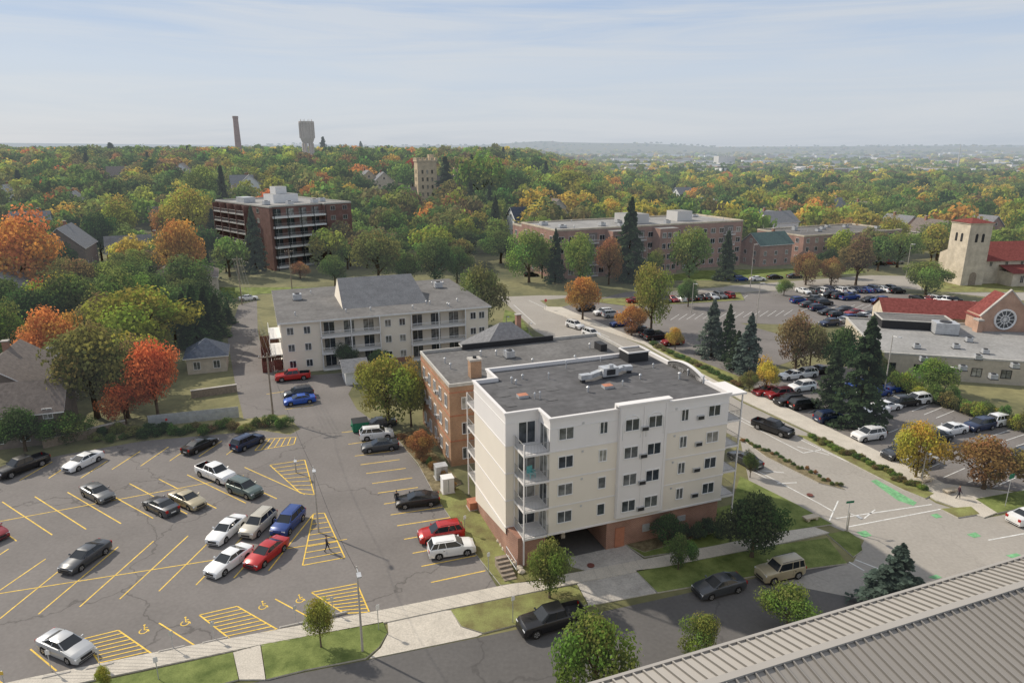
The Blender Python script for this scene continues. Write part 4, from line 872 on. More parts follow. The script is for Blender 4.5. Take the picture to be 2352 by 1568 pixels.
CC={'black':(.012,.012,.014),'white':(.8,.8,.79),'grey':(.12,.125,.13),'dgrey':(.05,.056,.065),'silver':(.42,.43,.44),'blue':(.015,.05,.22),'dblue':(.014,.028,.075),'red':(.42,.014,.014),'dred':(.24,.012,.018),'tan':(.38,.33,.22),'teal':(.02,.3,.36),'green':(.09,.125,.115),'beige':(.46,.43,.36),'bblue':(.02,.09,.42)}
CN={'black':'black','white':'white','grey':'grey','dgrey':'dark grey','silver':'silver','blue':'deep blue','dblue':'navy blue','red':'bright red','dred':'dark red','tan':'tan','teal':'teal','green':'grey-green','beige':'beige','bblue':'bright blue'}
TN={'sedan':'sedan','suv':'sport utility vehicle','jeep':'boxy off-road wagon','pickup':'pickup truck'}
def car(t,col,x,y,ang,detail,where,group):
    m=CM[t]; nm={'sedan':'parked_car','suv':'parked_suv','jeep':'parked_suv','pickup':'pickup_truck'}[t]
    lb='%s %s %s'%(CN[col],TN[t],where)
    if detail:
        e=thing(nm,lb,'truck' if t=='pickup' else 'car',(x,y,.022),ang,group)
        obj('body',m['body'],e,color=CC[col]); obj('window',m['glass'],e)
        for q in m['wp']: obj('wheel',m['wheel'],e,q)
        for q in m['hp']: obj('headlight',m['hl'],e,q)
        for q in m['tp']: obj('taillight',m['tl'],e,q)
    else:
        tag(obj(nm,m['full'],None,(x,y,.026),ang,color=CC[col]),lb,'truck' if t=='pickup' else 'car',group)
def car2(t,col,r,f,where='parked on asphalt lot',group='cars parked in the asphalt lot',d=True):
    p=Vector(P(r[0],r[1],.6)); q=Vector(P(f[0],f[1],.6)); c=(p+q)/2; a=math.atan2(q.y-p.y,q.x-p.x); car(t,col,c.x,c.y,a,d,where,group)
for a in [('pickup','black',(100,1052),(0,1090)),('sedan','white',(225,1042),(155,1075)),('sedan','black',(430,1035),(487,1008)),('suv','dblue',(540,1028),(597,1002)),('pickup','white',(452,1070),(540,1105)),('suv','green',(522,1108),(602,1137)),('sedan','grey',(187,1112),(262,1150)),('sedan','dgrey',(410,1180),(330,1142)),('sedan','tan',(392,1130),(470,1163)),
 ('sedan','white',(556,1185),(483,1247)),('suv','beige',(628,1172),(557,1235)),('suv','blue',(690,1170),(633,1228)),('sedan','white',(562,1260),(488,1312)),('sedan','red',(647,1240),(576,1296)),('sedan','dgrey',(240,1247),(150,1308)),('sedan','silver',(92,1458),(212,1508)),('sedan','black',(1007,1142),(910,1152)),('suv','red',(1060,1216),(965,1232)),('suv','white',(985,1265),(1088,1250)),('suv','white',(823,1000),(907,992)),('sedan','dgrey',(912,1018),(833,1027)),('sedan','dred',(-60,1205),(5,1232))]:
    car2(*a)
car2('pickup','red',(712,860),(632,868)); car2('suv','dgrey',(720,898),(650,908)); car2('sedan','bblue',(720,913),(655,922)); car2('sedan','dgrey',(895,968),(845,975))
SV='vehicles on the street'
car2('pickup','black',(1333,1405),(1200,1442),'parked at the kerb of the street',SV); car2('sedan','dgrey',(1705,1330),(1597,1358),'parked at the kerb of the street',SV); car2('jeep','tan',(1838,1300),(1744,1322),'parked at the kerb of the street',SV)
car2('pickup','black',(1738,970),(1813,995),'driving on the wide pale road',SV); car2('sedan','dgrey',(1742,1070),(1682,1038),'on the road beside the white building',SV)
car2('suv','white',(1303,742),(1338,752),'driving on the wide pale road',SV); car2('suv','white',(1340,760),(1376,773),'driving on the wide pale road',SV); car2('sedan','white',(548,686),(592,682),'parked at the end of the alley',SV); car2('sedan','white',(2342,1190),(2385,1180),'entering the junction',SV)
A1=math.radians(18)
def lotcars(lst,where,group,d):
    for t,col,px,py in lst:
        x,y=P(px,py,.6); car(t,col,x,y,A1+random.choice([0,math.pi])+random.uniform(-.04,.04),d,where,group)
lotcars([('sedan','white',1820,861),('suv','white',1848,858),('suv','white',1842,888),('suv','dred',1790,905),('sedan','dred',1762,897),('suv','black',1812,920),('suv','black',1845,928),('suv','dblue',1905,958),('sedan','teal',1925,905),('suv','white',1995,998),('sedan','white',2008,942),('sedan','white',2035,932),('sedan','black',2052,926),('suv','white',2105,918),('suv','black',2080,922),('sedan','blue',2060,890),('sedan','bblue',1975,880),('sedan','white',2185,985),('suv','dblue',2250,976),('suv','white',2300,965),('suv','dgrey',2150,1002),('suv','dgrey',2065,1040),('suv','silver',2110,1052),('suv','dgrey',2345,1048),('sedan','black',1880,850),('sedan','blue',2015,900)],'in the lot beside the church','cars in the lot beside the church',True)
cols=['white','white','black','dgrey','silver','grey','dblue','dred','silver','black','blue','white']
def rowcars(x0,y0,x1,y1,n,fill,ang=A1):
    for i in range(n):
        if random.random()>fill: continue
        t=i/(n-1); x,y=P(x0+(x1-x0)*t,y0+(y1-y0)*t,.6)
        car(random.choice(['sedan','suv','suv','sedan','pickup']),random.choice(cols),x,y,ang+random.choice([0,math.pi]),False,'in the large distant car park','cars in the large car park')
A2=A1+math.pi/2
rowcars(1525,688,1672,678,9,.95,A2); rowcars(1345,708,1405,722,4,.8); rowcars(1425,742,1545,785,8,.8); rowcars(1845,668,2050,664,11,.85,A2)
rowcars(1835,690,1945,733,6,.95); rowcars(1870,688,1985,725,6,.8); rowcars(1440,690,1520,680,5,.5,A2); rowcars(1905,678,2020,690,6,.6); rowcars(1905,742,2000,722,4,.8); rowcars(2070,682,2170,690,6,.8,A2)
for px,py in ((1700,641),(1740,640),(1780,636),(1825,634),(1460,690),(1220,632),(2240,700),(2190,690),(2060,668),(2020,606),(2040,604),(2060,602)):
    x,y=P(px,py,.6); car(random.choice(['sedan','suv']),random.choice(cols),x,y,A1-.1,False,'parked along the cross street','cars in the large car park')
# ------------------------------------------------------------ TREES
def cards(cen,nrm,size,tint,r):
    n=len(cen); a=r.normal(size=(n,3)); t1=np.cross(nrm,a); t1/=np.linalg.norm(t1,axis=1)[:,None]+1e-9; t2=np.cross(nrm,t1)
    s=size*r.uniform(.6,1.3,(n,1)); asp=r.uniform(.55,1,(n,1))
    v=np.stack([cen-t1*s, cen-t2*s*asp+nrm*s*.2, cen+t1*s, cen+t2*s*asp-nrm*s*.1],1)
    return v,tint
def crown_decid(seed,n,size,cz=.95,rz=.75):
    r=np.random.default_rng(seed)
    K=int(r.integers(16,24)); L=[]
    for i in range(K):
        d=r.normal(size=3); d/=np.linalg.norm(d); d[2]=abs(d[2])*.9-.25 if i>4 else d[2]
        rad=r.uniform(.42,.80); L.append((np.array([d[0]*rad,d[1]*rad,cz+d[2]*rad*rz*1.25]),r.uniform(.18,.42),r.uniform(.8,1.22)))
    L.append((np.array([0,0,cz]),.58,.9)); L.append((np.array([0,0,cz+.4]),.4,1.05))
    hue=np.stack([r.uniform(.82,1.1,len(L)),r.uniform(.88,1.25,len(L)),r.uniform(.9,1.2,len(L))],1)
    w=np.array([l[1]**2 for l in L]); w/=w.sum(); idx=r.choice(len(L),n,p=w)
    C=np.array([l[0] for l in L])[idx]; R=np.array([l[1] for l in L])[idx][:,None]; T=np.array([l[2] for l in L])[idx]
    d=r.normal(size=(n,3)); d/=np.linalg.norm(d,axis=1)[:,None]
    rr=1-.5*r.random((n,1))**2.4; rr*=r.uniform(.88,1.2,(n,1))
    cen=C+d*R*rr*np.array([1,1,.85])
    nr=d+r.normal(size=(n,3))*.38; nr/=np.linalg.norm(nr,axis=1)[:,None]
    tint=T*r.uniform(.84,1.18,n)*(.75+.25*np.clip((cen[:,2]-.3)/1.3,0,1))*(.7+.3*((rr[:,0]-.45)/.55))  # lower and inner leaves darkened: crown shade goes into the tint
    return cards(cen,nr,size,tint[:,None]*hue[idx],r)
def crown_conif(seed,n,size,cone=.30,H=2.2):
    r=np.random.default_rng(seed)
    K=90; k=r.integers(0,K,n); hb=np.linspace(.06,.98,K)+r.normal(size=K)*.008; az=np.arange(K)*2.4+r.normal(size=K)*.3; ln=(1-hb)**.85*cone*H*r.uniform(.65,1.15,K)+.02
    br=r.uniform(.75,1.25,K)
    s=r.random(n)**.6; th=az[k]+r.normal(size=n)*.16; rad=ln[k]*s
    z=hb[k]*H-rad*.32+r.normal(size=n)*.025
    cen=np.stack([rad*np.cos(th),rad*np.sin(th),z],1)
    nr=np.stack([np.cos(th)*.5,np.sin(th)*.5,np.ones(n)*.8],1)+r.normal(size=(n,3))*.5; nr/=np.linalg.norm(nr,axis=1)[:,None]
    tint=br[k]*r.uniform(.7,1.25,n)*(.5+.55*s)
    return cards(cen,nr,size,np.repeat(tint[:,None],3,1),r)
def leafmesh(name,v,rgb):
    n=len(v); me=bpy.data.meshes.new(name)
    me.vertices.add(n*4); me.loops.add(n*4); me.polygons.add(n)
    me.vertices.foreach_set('co',v.reshape(-1).astype(np.float32)); me.loops.foreach_set('vertex_index',np.arange(n*4,dtype=np.int32))
    me.polygons.foreach_set('loop_start',np.arange(0,n*4,4,dtype=np.int32))
    me.update(calc_edges=True)
    at=me.attributes.new('tint','FLOAT_COLOR','FACE')
    col=np.ones((n,4),np.float32); col[:,:3]=rgb; at.data.foreach_set('color',col.reshape(-1))
    me.materials.append(M['leaf']); return me
def trunk_mb(seed,conif=False):
    r=random.Random(seed); mb=MB()
    if conif: mb.tube((0,0,-.05),(0,0,2.0),.045,.008,'bark',7); return mb
    mb.tube((0,0,-.05),(0,0,.12),.075,.05,'bark',8); mb.tube((0,0,.12),(.02,0,.6),.05,.04,'bark',8)
    for i in range(7):
        a=i*.9+r.random(); l=r.uniform(.45,.7); z0=r.uniform(.35,.6); e=(l*math.cos(a),l*math.sin(a),z0+r.uniform(.35,.7)); m_=(e[0]*.45,e[1]*.45,z0+(e[2]-z0)*.6)
        mb.tube((0.01,0,z0),m_,.028,.02,'bark',5,False); mb.tube(m_,e,.02,.006,'bark',5,False)
    mb.tube((.02,0,.6),(0,.02,1.35),.04,.01,'bark',6); return mb
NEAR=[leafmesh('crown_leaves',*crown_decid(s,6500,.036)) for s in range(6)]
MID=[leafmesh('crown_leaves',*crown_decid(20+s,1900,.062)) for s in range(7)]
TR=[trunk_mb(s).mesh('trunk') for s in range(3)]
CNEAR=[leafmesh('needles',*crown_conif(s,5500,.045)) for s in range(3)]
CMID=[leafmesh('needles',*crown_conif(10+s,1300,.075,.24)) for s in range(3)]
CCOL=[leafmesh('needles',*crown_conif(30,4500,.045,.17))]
TRC=trunk_mb(0,conif=True).mesh('trunk')
TC={'green':(.135,.185,.05),'dgreen':(.07,.11,.035),'lgreen':(.22,.275,.06),'olive':(.25,.225,.07),'brown':(.26,.18,.075),'ygreen':(.36,.34,.06),'yellow':(.62,.44,.075),'orange':(.60,.27,.07),'red':(.50,.085,.04),'rust':(.40,.20,.075),'bspruce':(.13,.165,.13),'spruce':(.065,.095,.045),'oran2':(.70,.29,.08),'ored':(.64,.18,.06)}
TNAME={'green':'green','dgreen':'dark green','lgreen':'light green','olive':'olive','brown':'brownish','ygreen':'yellow-green','yellow':'golden yellow','orange':'orange','red':'bright red','rust':'rust orange','bspruce':'blue-green','spruce':'dark','oran2':'vivid orange','ored':'vivid orange-red'}
USED=[]
def jit(c,a=.14):
    f=random.uniform(1-a,1+a); return tuple(max(0,x*f*random.uniform(1-a/2,1+a/2)) for x in c)
def put_tree(x,y,z,R,Hh,kind,col,near=True,where='',grp=None):
    rot=random.random()*6.28
    con=kind!='d'
    if kind=='d': me=random.choice(NEAR if near else MID); sx=R/.98; sz=Hh/1.72
    elif kind=='c': me=random.choice(CNEAR if near else CMID); sx=R/(.5 if near else .42); sz=Hh/2.2
    else: me=CCOL[0]; sx=R/.33; sz=Hh/2.2
    nm='conifer_tree' if con else 'broadleaf_tree'
    lb=('%s %s tree %s'%(TNAME[col],'conifer' if con else 'broadleaf',where)).strip()
    e=thing(nm,lb,'tree',(x,y,z),rot,grp)
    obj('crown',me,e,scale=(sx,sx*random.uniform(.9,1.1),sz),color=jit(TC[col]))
    obj('trunk',TRC if con else random.choice(TR),e,scale=((sx if not con else sz*.9),(sx if not con else sz*.9),sz)); USED.append((x,y,R))
def tree(px,yb,yt,wpx,col,kind='d',near=True,where='beside the parking lots'):
    x,y,z=G(px,yb)
    t=y*CP+(CH-z)*SP; R=wpx/2*t/1568.; Hh=top_z(y,yt)-z
    put_tree(x,y,z,R,max(Hh,1.0),kind,col,near,where)
W_='in the wooded yards behind the lot'
for a in [(225,965,745,235,'olive'),(365,965,775,135,'ored'),(290,975,870,110,'ored'),(295,960,790,150,'olive'),(185,880,760,110,'olive'),(300,905,760,150,'ygreen'),(125,860,700,150,'oran2'),(120,725,632,90,'ored'),(15,840,700,110,'lgreen'),(290,770,607,145,'lgreen'),(340,830,655,230,'ygreen'),(230,800,690,150,'olive'),(405,790,650,125,'green'),(55,700,497,200,'oran2'),(-30,670,510,160,'orange'),(425,670,505,135,'orange'),(440,565,425,130,'ygreen'),(470,500,380,125,'lgreen'),(280,575,457,120,'ygreen'),(235,600,480,95,'dgreen'),(60,1040,935,120,'dgreen'),(160,1020,945,110,'green'),(425,745,640,95,'green'),(390,560,470,80,'orange')]: tree(*a,where=W_)
for a in [(455,800,655,60,'dgreen','a'),(480,795,660,58,'dgreen','a'),(503,775,675,52,'dgreen','a'),(525,745,690,36,'dgreen','a'),(432,800,670,55,'dgreen','a')]: tree(*a,where='dense row along the alley')
for a in [(893,980,812,160,'ygreen'),(850,905,830,75,'ygreen'),(945,985,840,90,'ygreen'),(970,1060,985,70,'rust'),(1105,755,602,115,'olive'),(1000,665,545,100,'green'),(870,655,527,130,'olive'),(770,658,585,80,'green'),(940,660,580,80,'green'),(520,625,570,60,'lgreen'),(690,640,600,50,'rust'),(800,850,790,60,'dgreen'),(870,850,800,55,'green'),(1050,650,560,80,'green'),(1150,605,530,110,'green'),(1215,650,525,110,'lgreen'),(1330,665,532,100,'lgreen'),(1398,655,545,65,'rust'),(1580,655,518,115,'lgreen'),(1365,625,560,60,'green'),(1500,640,575,60,'lgreen'),(1245,640,560,70,'green'),
 (1338,735,637,95,'orange'),(1495,765,604,105,'ygreen'),(1450,772,697,78,'orange'),(1550,805,752,48,'yellow'),(1758,905,828,68,'yellow'),(1825,860,715,115,'brown'),(1925,880,750,95,'dgreen'),(1860,840,740,70,'brown'),(2102,1100,965,108,'yellow'),(2258,1125,1002,165,'rust'),(1722,1100,1038,42,'green'),(1725,1290,1128,165,'dgreen'),(1530,1262,1180,80,'dgreen'),(1557,1315,1224,75,'green'),(1262,1385,1232,112,'lgreen'),(738,1490,1375,78,'ygreen'),(1365,1610,1412,190,'lgreen'),(1600,1530,1405,100,'lgreen'),(1805,1462,1352,130,'lgreen'),
 (2125,678,597,110,'lgreen'),(1850,655,578,75,'rust'),(1908,655,590,60,'rust'),(1965,655,545,105,'brown'),(2060,615,532,110,'lgreen'),(2150,600,520,110,'lgreen'),(2140,905,820,100,'lgreen'),(2050,580,500,90,'ygreen'),(1800,680,640,40,'lgreen'),(1580,705,640,60,'green'),(2000,870,800,60,'olive'),(1185,775,735,25,'green'),(245,1590,1530,45,'ygreen'),(1720,900,850,50,'olive')]: tree(*a,where='beside streets and parking lots')
for a in [(2045,1420,1252,150,'bspruce'),(1632,820,690,68,'bspruce'),(1668,825,700,50,'spruce'),(1715,860,722,70,'bspruce'),(1905,945,797,78,'spruce'),(1970,980,730,112,'spruce'),(1443,645,457,80,'spruce'),(1275,650,527,48,'spruce'),(1665,645,530,48,'spruce'),(590,625,475,52,'spruce'),(1138,560,450,40,'spruce'),(1690,850,760,55,'spruce')]: tree(a[0],a[1],a[2],a[3],a[4],'c',where='among parking lots and lawns')
for a in [(1110,490,342,135,'lgreen'),(1175,475,385,90,'green'),(845,492,442,46,'ored'),(770,475,430,42,'ored'),(1685,478,437,62,'red'),(895,515,466,75,'yellow'),(740,450,392,80,'orange'),(720,480,415,70,'orange'),(150,490,425,90,'rust'),(112,500,455,60,'ored'),(1795,515,440,125,'ygreen'),(1300,470,390,110,'ygreen'),(948,430,362,40,'red'),(1600,480,430,90,'orange'),(60,470,410,110,'ygreen'),(240,420,360,110,'green'),(400,520,440,90,'brown'),(330,470,400,110,'olive'),(640,440,375,100,'ygreen'),(560,420,355,90,'lgreen'),(830,430,375,80,'orange'),(1950,500,440,90,'ygreen'),(1400,520,455,70,'yellow'),(990,500,450,60,'green')]: tree(*a,near=False,where='on the wooded hillside')
for a in [(745,372,314,28),(260,378,328,45),(165,372,335,25),(790,368,338,22),(830,362,325,22),(1062,465,372,40),(1025,480,360,60),(1085,470,355,36),(520,520,380,40),(390,365,335,24)]: tree(a[0],a[1],a[2],a[3],'spruce','c',near=False,where='on the wooded hillside')
def shrub(px,py,wpx,h,col,where='in a planting bed'):
    x,y,z=G(px,py); t=y*CP+(CH-z)*SP; R=wpx/2*t/1568.
    tag(obj('shrub',random.choice(MID),None,(x,y,z-.35*h),random.random()*6,(R,R,h/1.25),jit(TC[col])),'%s rounded shrub %s'%(TNAME[col],where),'shrub','shrubs')
for i in range(34):
    t=i/33; shrub(80+580*t,1020-35*t+random.uniform(-10,6),random.uniform(30,50),random.uniform(.8,1.8),random.choice(['green','olive','green','dgreen','brown']),'on the bank behind the lot')
for i in range(44):
    t=i/43; shrub(1862+262*t,1006+124*t+random.uniform(-3,8),random.uniform(16,26),.7,random.choice(['olive','green','lgreen','brown']),'in the road island')
for i in range(24):
    t=i/23; shrub(1705+225*t,1012+110*t+random.uniform(-2,5),random.uniform(11,17),.5,random.choice(['rust','green','green','olive']),'in the narrow median')
for i in range(30):
    t=i/29; shrub(2005+350*t,876+118*t+random.uniform(-6,4),random.uniform(34,56),random.uniform(1.8,3.2),random.choice(['green','ygreen','lgreen','olive']),'beside the flat-roofed annex')
for i in range(12):
    t=i/11; shrub(925+115*t,1010+120*t,random.uniform(20,34),random.uniform(.7,1.5),random.choice(['rust','green','olive']),'beside the brick building')
for p in ((1570,1248),(1600,1245),(1625,1232),(1650,1240),(1450,1235)): shrub(p[0],p[1],45,2,'dgreen','against the brick garage wall')
for i in range(16): t=i/15; shrub(1500+200*t,795+95*t,26,.9,random.choice(['green','olive','brown']),'along the pavement')
# ------------------------------------------------------------ forest fill
def inpoly(x,y,poly):
    c=False;n=len(poly);j=n-1
    for i in range(n):
        xi,yi=poly[i];xj,yj=poly[j]
        if (yi>y)!=(yj>y) and x<(xj-xi)*(y-yi)/(yj-yi)+xi: c=not c
        j=i
    return c
clear=[wpoly(q) for q in ([(520,690),(740,690),(1180,700),(1180,640),(760,632),(540,632)],[(1200,700),(2400,700),(2400,628),(1700,640),(1200,650)])]
BB=[(min(p[0] for p in q),max(p[0] for p in q),min(p[1] for p in q),max(p[1] for p in q),q) for q in EXCL+clear]
def free(x,y):
    for b in BB:
        if b[0]-1<x<b[1]+1 and b[2]-1<y<b[3]+1 and inpoly(x,y,b[4]): return False
    return True
def pick(px,py):
    if px<1150: w=[('green',.28),('olive',.18),('dgreen',.10),('lgreen',.15),('ygreen',.13),('brown',.05),('yellow',.045),('orange',.035),('rust',.03),('ored',.01)]
    else: w=[('green',.24),('olive',.15),('dgreen',.07),('lgreen',.16),('ygreen',.20),('yellow',.12),('brown',.03),('orange',.015),('rust',.015)]
    s=sum(a[1] for a in w)*random.random()
    for k,v in w:
        s-=v
        if s<=0: return k
    return 'green'
yy=120.; cand=[]
while yy<1500:
    step=9 if yy<420 else (11.5 if yy<750 else 16)
    xx=-.82*yy-20
    while xx<.82*yy+20:
        x=xx+random.uniform(-.45,.45)*step; y=yy+random.uniform(-.45,.45)*step
        z=float(hill(x,y)) if y>=176 else 0.
        px,py=pix(x,y,z)
        ok=True
        if y<200 and px>560: ok=False
        if py>640 and px>500: ok=False
        if py>930: ok=False
        if px>1150 and 560<py<640 and random.random()<.35: ok=False
        if px>1150 and py<560 and random.random()<.1: ok=False
        if py<430 and px>1150 and random.random()<.2: ok=False
        if 685<px<745 and 480<y<625: ok=False
        for (vx,vy,vw,vh) in VIEW:
            if abs(px-vx)<vw and vy-2<py<vy+vh: ok=False; break
        if ok: cand.append((x,y,z,px,py))
        xx+=step
    yy+=step*.95
keep=[]
ux=np.array([(a[0],a[1],a[2]) for a in USED])
for c_ in cand:
    x,y,z,px,py=c_
    if y<450:
        d=np.hypot(ux[:,0]-x,ux[:,1]-y)
        if np.any(d<ux[:,2]*.7+2.2): continue
    if not free(x,y): continue
    keep.append(c_)
keep.sort(key=lambda a:a[1])
nind=max(0,285-len(USED))
sel=[k for k in keep if -60<k[3]<2420]
ind=sel[:nind]; rest=sel[nind:]
for x,y,z,px,py in ind:
    R=random.uniform(4.4,7.8); Hh=R*random.uniform(1.5,2.0)
    if random.random()<.05: put_tree(x,y,z,random.uniform(2.4,3.4),random.uniform(10,15),'c','spruce',False,'in the wooded neighbourhood','woodland trees')
    else: put_tree(x,y,z,R,Hh,'d',pick(px,py),y<190,'in the wooded neighbourhood','woodland trees')
def merged(name,lst,units,cunits,big=1.0,pc=.03):
    VV=[];RR=[]
    for x,y,z,px,py in lst:
        con=random.random()<pc
        if con:
            v,t=random.choice(cunits); H_=random.uniform(11,17); R=random.uniform(2.5,3.5); s=np.array([R/.42,R/.42,H_/2.2]); col=jit(TC['spruce'])
        else:
            v,t=random.choice(units); R=random.uniform(4.6,9.6)*big; H_=(R*.9+2.5)*random.uniform(1.3,1.7)/ (big**.6); s=np.array([R/.98,R/.98,H_/1.72]); col=jit(TC[pick(px,py)],.18)
        a=random.random()*6.28; ca,sa=math.cos(a),math.sin(a)
        w=v*s; q=np.empty_like(w); q[...,0]=w[...,0]*ca-w[...,1]*sa+x; q[...,1]=w[...,0]*sa+w[...,1]*ca+y; q[...,2]=w[...,2]+z-.3
        VV.append(q); RR.append(t*np.array(col)[None])
    me=leafmesh(name,np.concatenate(VV),np.concatenate(RR)); o=obj(name,me); o['kind']='stuff'; o['label']='mass of green, yellow and orange autumn woodland trees'; o['category']='woodland'; return o
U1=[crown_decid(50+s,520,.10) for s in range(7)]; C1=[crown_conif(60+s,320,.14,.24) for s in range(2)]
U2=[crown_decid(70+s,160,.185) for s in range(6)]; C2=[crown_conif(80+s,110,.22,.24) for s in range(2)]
r1=[k for k in rest if k[1]<560]; r2=[k for k in rest if k[1]>=560]
if r1: merged('autumn_woodland',r1,U1,C1)
if r2: merged('distant_woodland',r2,U2,C2,1.12)
far=[]
for i in range(5200):
    y=1500*math.exp(random.random()*1.45); x=random.uniform(-.8,.8)*y
    if math.sin(x/260.+y/400.)+math.sin(y/180.+x/700.)+random.uniform(-.8,.8)<-.1: continue
    z=float(hill(x,y)); far.append((x,y,z,*pix(x,y,z)))
U3=[crown_decid(90+s,26,.45) for s in range(5)]
merged('valley_woodland',far,U3,U3,1.7,0)
mb=MB()
for i in range(480):
    y=850*math.exp(random.random()*1.6); x=random.uniform(.12,.8)*y if random.random()<.85 else random.uniform(-.1,.8)*y
    z=float(hill(x,y)); s=y/1500.; w=random.uniform(12,50)*(.6+s*.6); d=random.uniform(10,25); h=random.uniform(6,15)
    k=random.choice(['farb','farb','farb2','house_w'])
    mb.box(x,x+w,y,y+d,z-3,z+h,k,random.choice(['roof_l','farb','shingle_g']))
    for f in range(1,int(h/4)): mb.box(x+1,x+w-1,y-.3,y-.05,z+f*4-2.4,z+f*4-1,'shingle_g')
o_=obj('distant_town',mb.mesh('distant_town')); o_['kind']='stuff'; o_['label']='scattered pale low buildings of a distant town'; o_['category']='town'
for px,py,w,h,lb in ((1668,392,38,30,'white multi-storey building rising from distant valley trees'),(2290,432,120,22,'long brick and white commercial building beyond the trees'),(2230,385,90,14,'long brown low building in the distant valley'),(2330,405,60,14,'low brown building in the distant valley'),(1390,392,60,10,'low pale building in the distant valley'),(2270,492,150,22,'flat-roofed pale building beyond the church')):
    x,y,z=G(px,py); t=y; block('distant_building',lb,'building',(x-w/2*t/1568,y,z),.1,w*t/1568.,25,h*t/1568.,'farb' if 'white' in lb or 'pale' in lb else 'farb2','roof_l',fcols=8,rows=2,ww=2,wh=2,units=2,vents=0)
x,y,z=G(2195,402); mb=MB(); Hm=top_z(y,333)-z
for s in ((-1,-1),(1,-1),(0,1)): mb.tube((s[0],s[1],0),(s[0]*.3,s[1]*.3,Hm),.6,.3,'farb',4)
tag(obj('radio_mast',mb.mesh('radio_mast'),None,(x,y,z)),'slender lattice radio mast in the distant valley','mast')
# ------------------------------------------------------------ poles, wires, signs
def upole(px,py,yt,label,arm=True,lamp=False):
    x,y=P(px,py); h=top_z(y,yt); e=thing('utility_pole' if not lamp else 'street_lamp',label,'pole',(x,y,0),TH)
    mb=MB(); mb.tube((0,0,0),(0,0,h),.15 if not lamp else .1,.1 if not lamp else .06,'wood' if not lamp else 'conc',8); obj('pole',mb.mesh('pole'),e)
    if arm:
        mb=MB(); mb.box(-1.2,1.2,-.06,.06,h-.7,h-.55,'wood')
        for s in (-1.1,-.5,.5,1.1): mb.tube((s,0,h-.55),(s,0,h-.35),.05,.04,'white',6)
        obj('cross_arm',mb.mesh('cross_arm'),e)
    if lamp:
        mb=MB(); mb.tube((0,0,h-.15),(.0,-1.0,h),.04,.03,'metal',6); mb.box(-.16,.16,-1.5,-.9,h-.05,h+.07,'metal'); obj('lamp_head',mb.mesh('lamp_head'),e)
    return Vector((x,y,h-.4))
u1=upole(628,962,810,'wooden utility pole beside the alley'); u2=upole(556,700,590,'wooden utility pole with cross-arm at the alley end'); u3=upole(671,668,572,'wooden utility pole near the dark brick flats')
l1=upole(833,1497,1300,'tall grey lamp pole at the edge of the parking lot',False,True); l2=upole(732,1222,1070,'grey lamp pole in the parking lot',False,True)
for px,py,yt in ((1723,660,560),(1737,742,648),(2030,905,770),(1483,650,570),(1588,720,650),(2080,640,560),(2115,1110,1040),(1945,1222,1175),(2170,900,840),(1215,775,740),(1163,760,725),(680,1085,1050)): upole(px,py,yt,'slim street lamp beside the roadway',False,True)
def wire(a,b,sag=.8,off=0):
    mb=MB(); n=10; prev=None
    for i in range(n+1):
        t=i/n; p=Vector(a).lerp(Vector(b),t); p.z-=sag*4*t*(1-t); p.x+=off
        if prev is not None: mb.tube(prev,p,.018,.018,'black',3,False)
        prev=p
    tag(obj('power_line',mb.mesh('power_line')),'thin black overhead cable slung between utility poles','cable','overhead cables')
for o_ in (-.9,-.3,.4,1.0): wire(u1,u2,1.2,o_)
wire(u2,u3,.8); wire(u2,u3,1.1,.4); wire(u1,l2,.8); wire(l2,l1,.8); wire(u3,(u3.x+55,u3.y+10,9),.8)
wire(u2,(u2.x-75,u2.y-8,10),1.4); wire(u2,(u2.x-75,u2.y-8,9),1.4)
def sign(px,py,h,k,w,hh,label,shape='r'):
    x,y=P(px,py); e=thing('street_sign',label,'sign',(x,y,.1),TH+random.uniform(-.3,.3)); mb=MB(); mb.tube((0,0,0),(0,0,h),.035,.035,'metal',6); obj('post',mb.mesh('post'),e)
    mb=MB()
    if shape=='r': mb.box(-w/2,w/2,-.05,-.037,h-hh,h,k)
    else: mb.tube((0,-.05,h-.3),(0,-.037,h-.3),.38,.38,k,8); mb.box(-.25,.25,-.056,-.051,h-.34,h-.26,'wline')
    obj('panel',mb.mesh('panel'),e)
SW='small white parking sign on metal post'; SG='small grey sign at an accessible bay'
for a in ((870,1448,2.4,'white',.3,.45,SW),(1178,1432,2.6,'white',.3,.4,SW),(1122,1318,2.2,'white',.3,.4,SW),(365,1562,2.0,'white',.3,.45,SW),(118,1540,1.8,'white',.3,.4,SW),(1068,1225,2,'white',.3,.4,SW),(385,985,1.5,'red_p',.3,.3,'small red notice on the bank'),(1943,1215,3.2,'green_p',.9,.25,'green street-name sign on tall post at the corner'),(2308,1165,4.0,'green_p',.8,.6,'green street-name sign on tall post at the corner'),(230,1530,1.6,'metal',.3,.4,SG),(398,1490,1.6,'metal',.3,.4,SG),(492,1468,1.6,'metal',.3,.4,SG),(680,1430,1.6,'metal',.3,.4,SG),(765,1410,1.6,'metal',.3,.4,SG),(15,1590,1.8,'yellow',.25,.3,'small yellow marker sign')): sign(*a)
sign(1253,712,2.6,'red_p',.7,.7,'round red no-entry sign at the road end','o')
for px,py in ((130,1552),(230,1532),(395,1492),(495,1472),(670,1437),(770,1413)):
    x,y=P(px,py); mb=MB(); mb.prism([(-.95,-.1),(.95,-.1),(.95,.1),(-.95,.1)],0,.13,'conc'); mb.box(-.9,.9,-.06,.06,.131,.16,'conc'); tag(obj('wheel_stop',mb.mesh('wheel_stop'),None,(x,y,.02),TH),'low concrete wheel stop at a parking bay','wheel stop','wheel stops')
x,y=P(828,988); e=thing('dumpster','green steel waste dumpster with black lids','dumpster',(x,y,.02),TH)
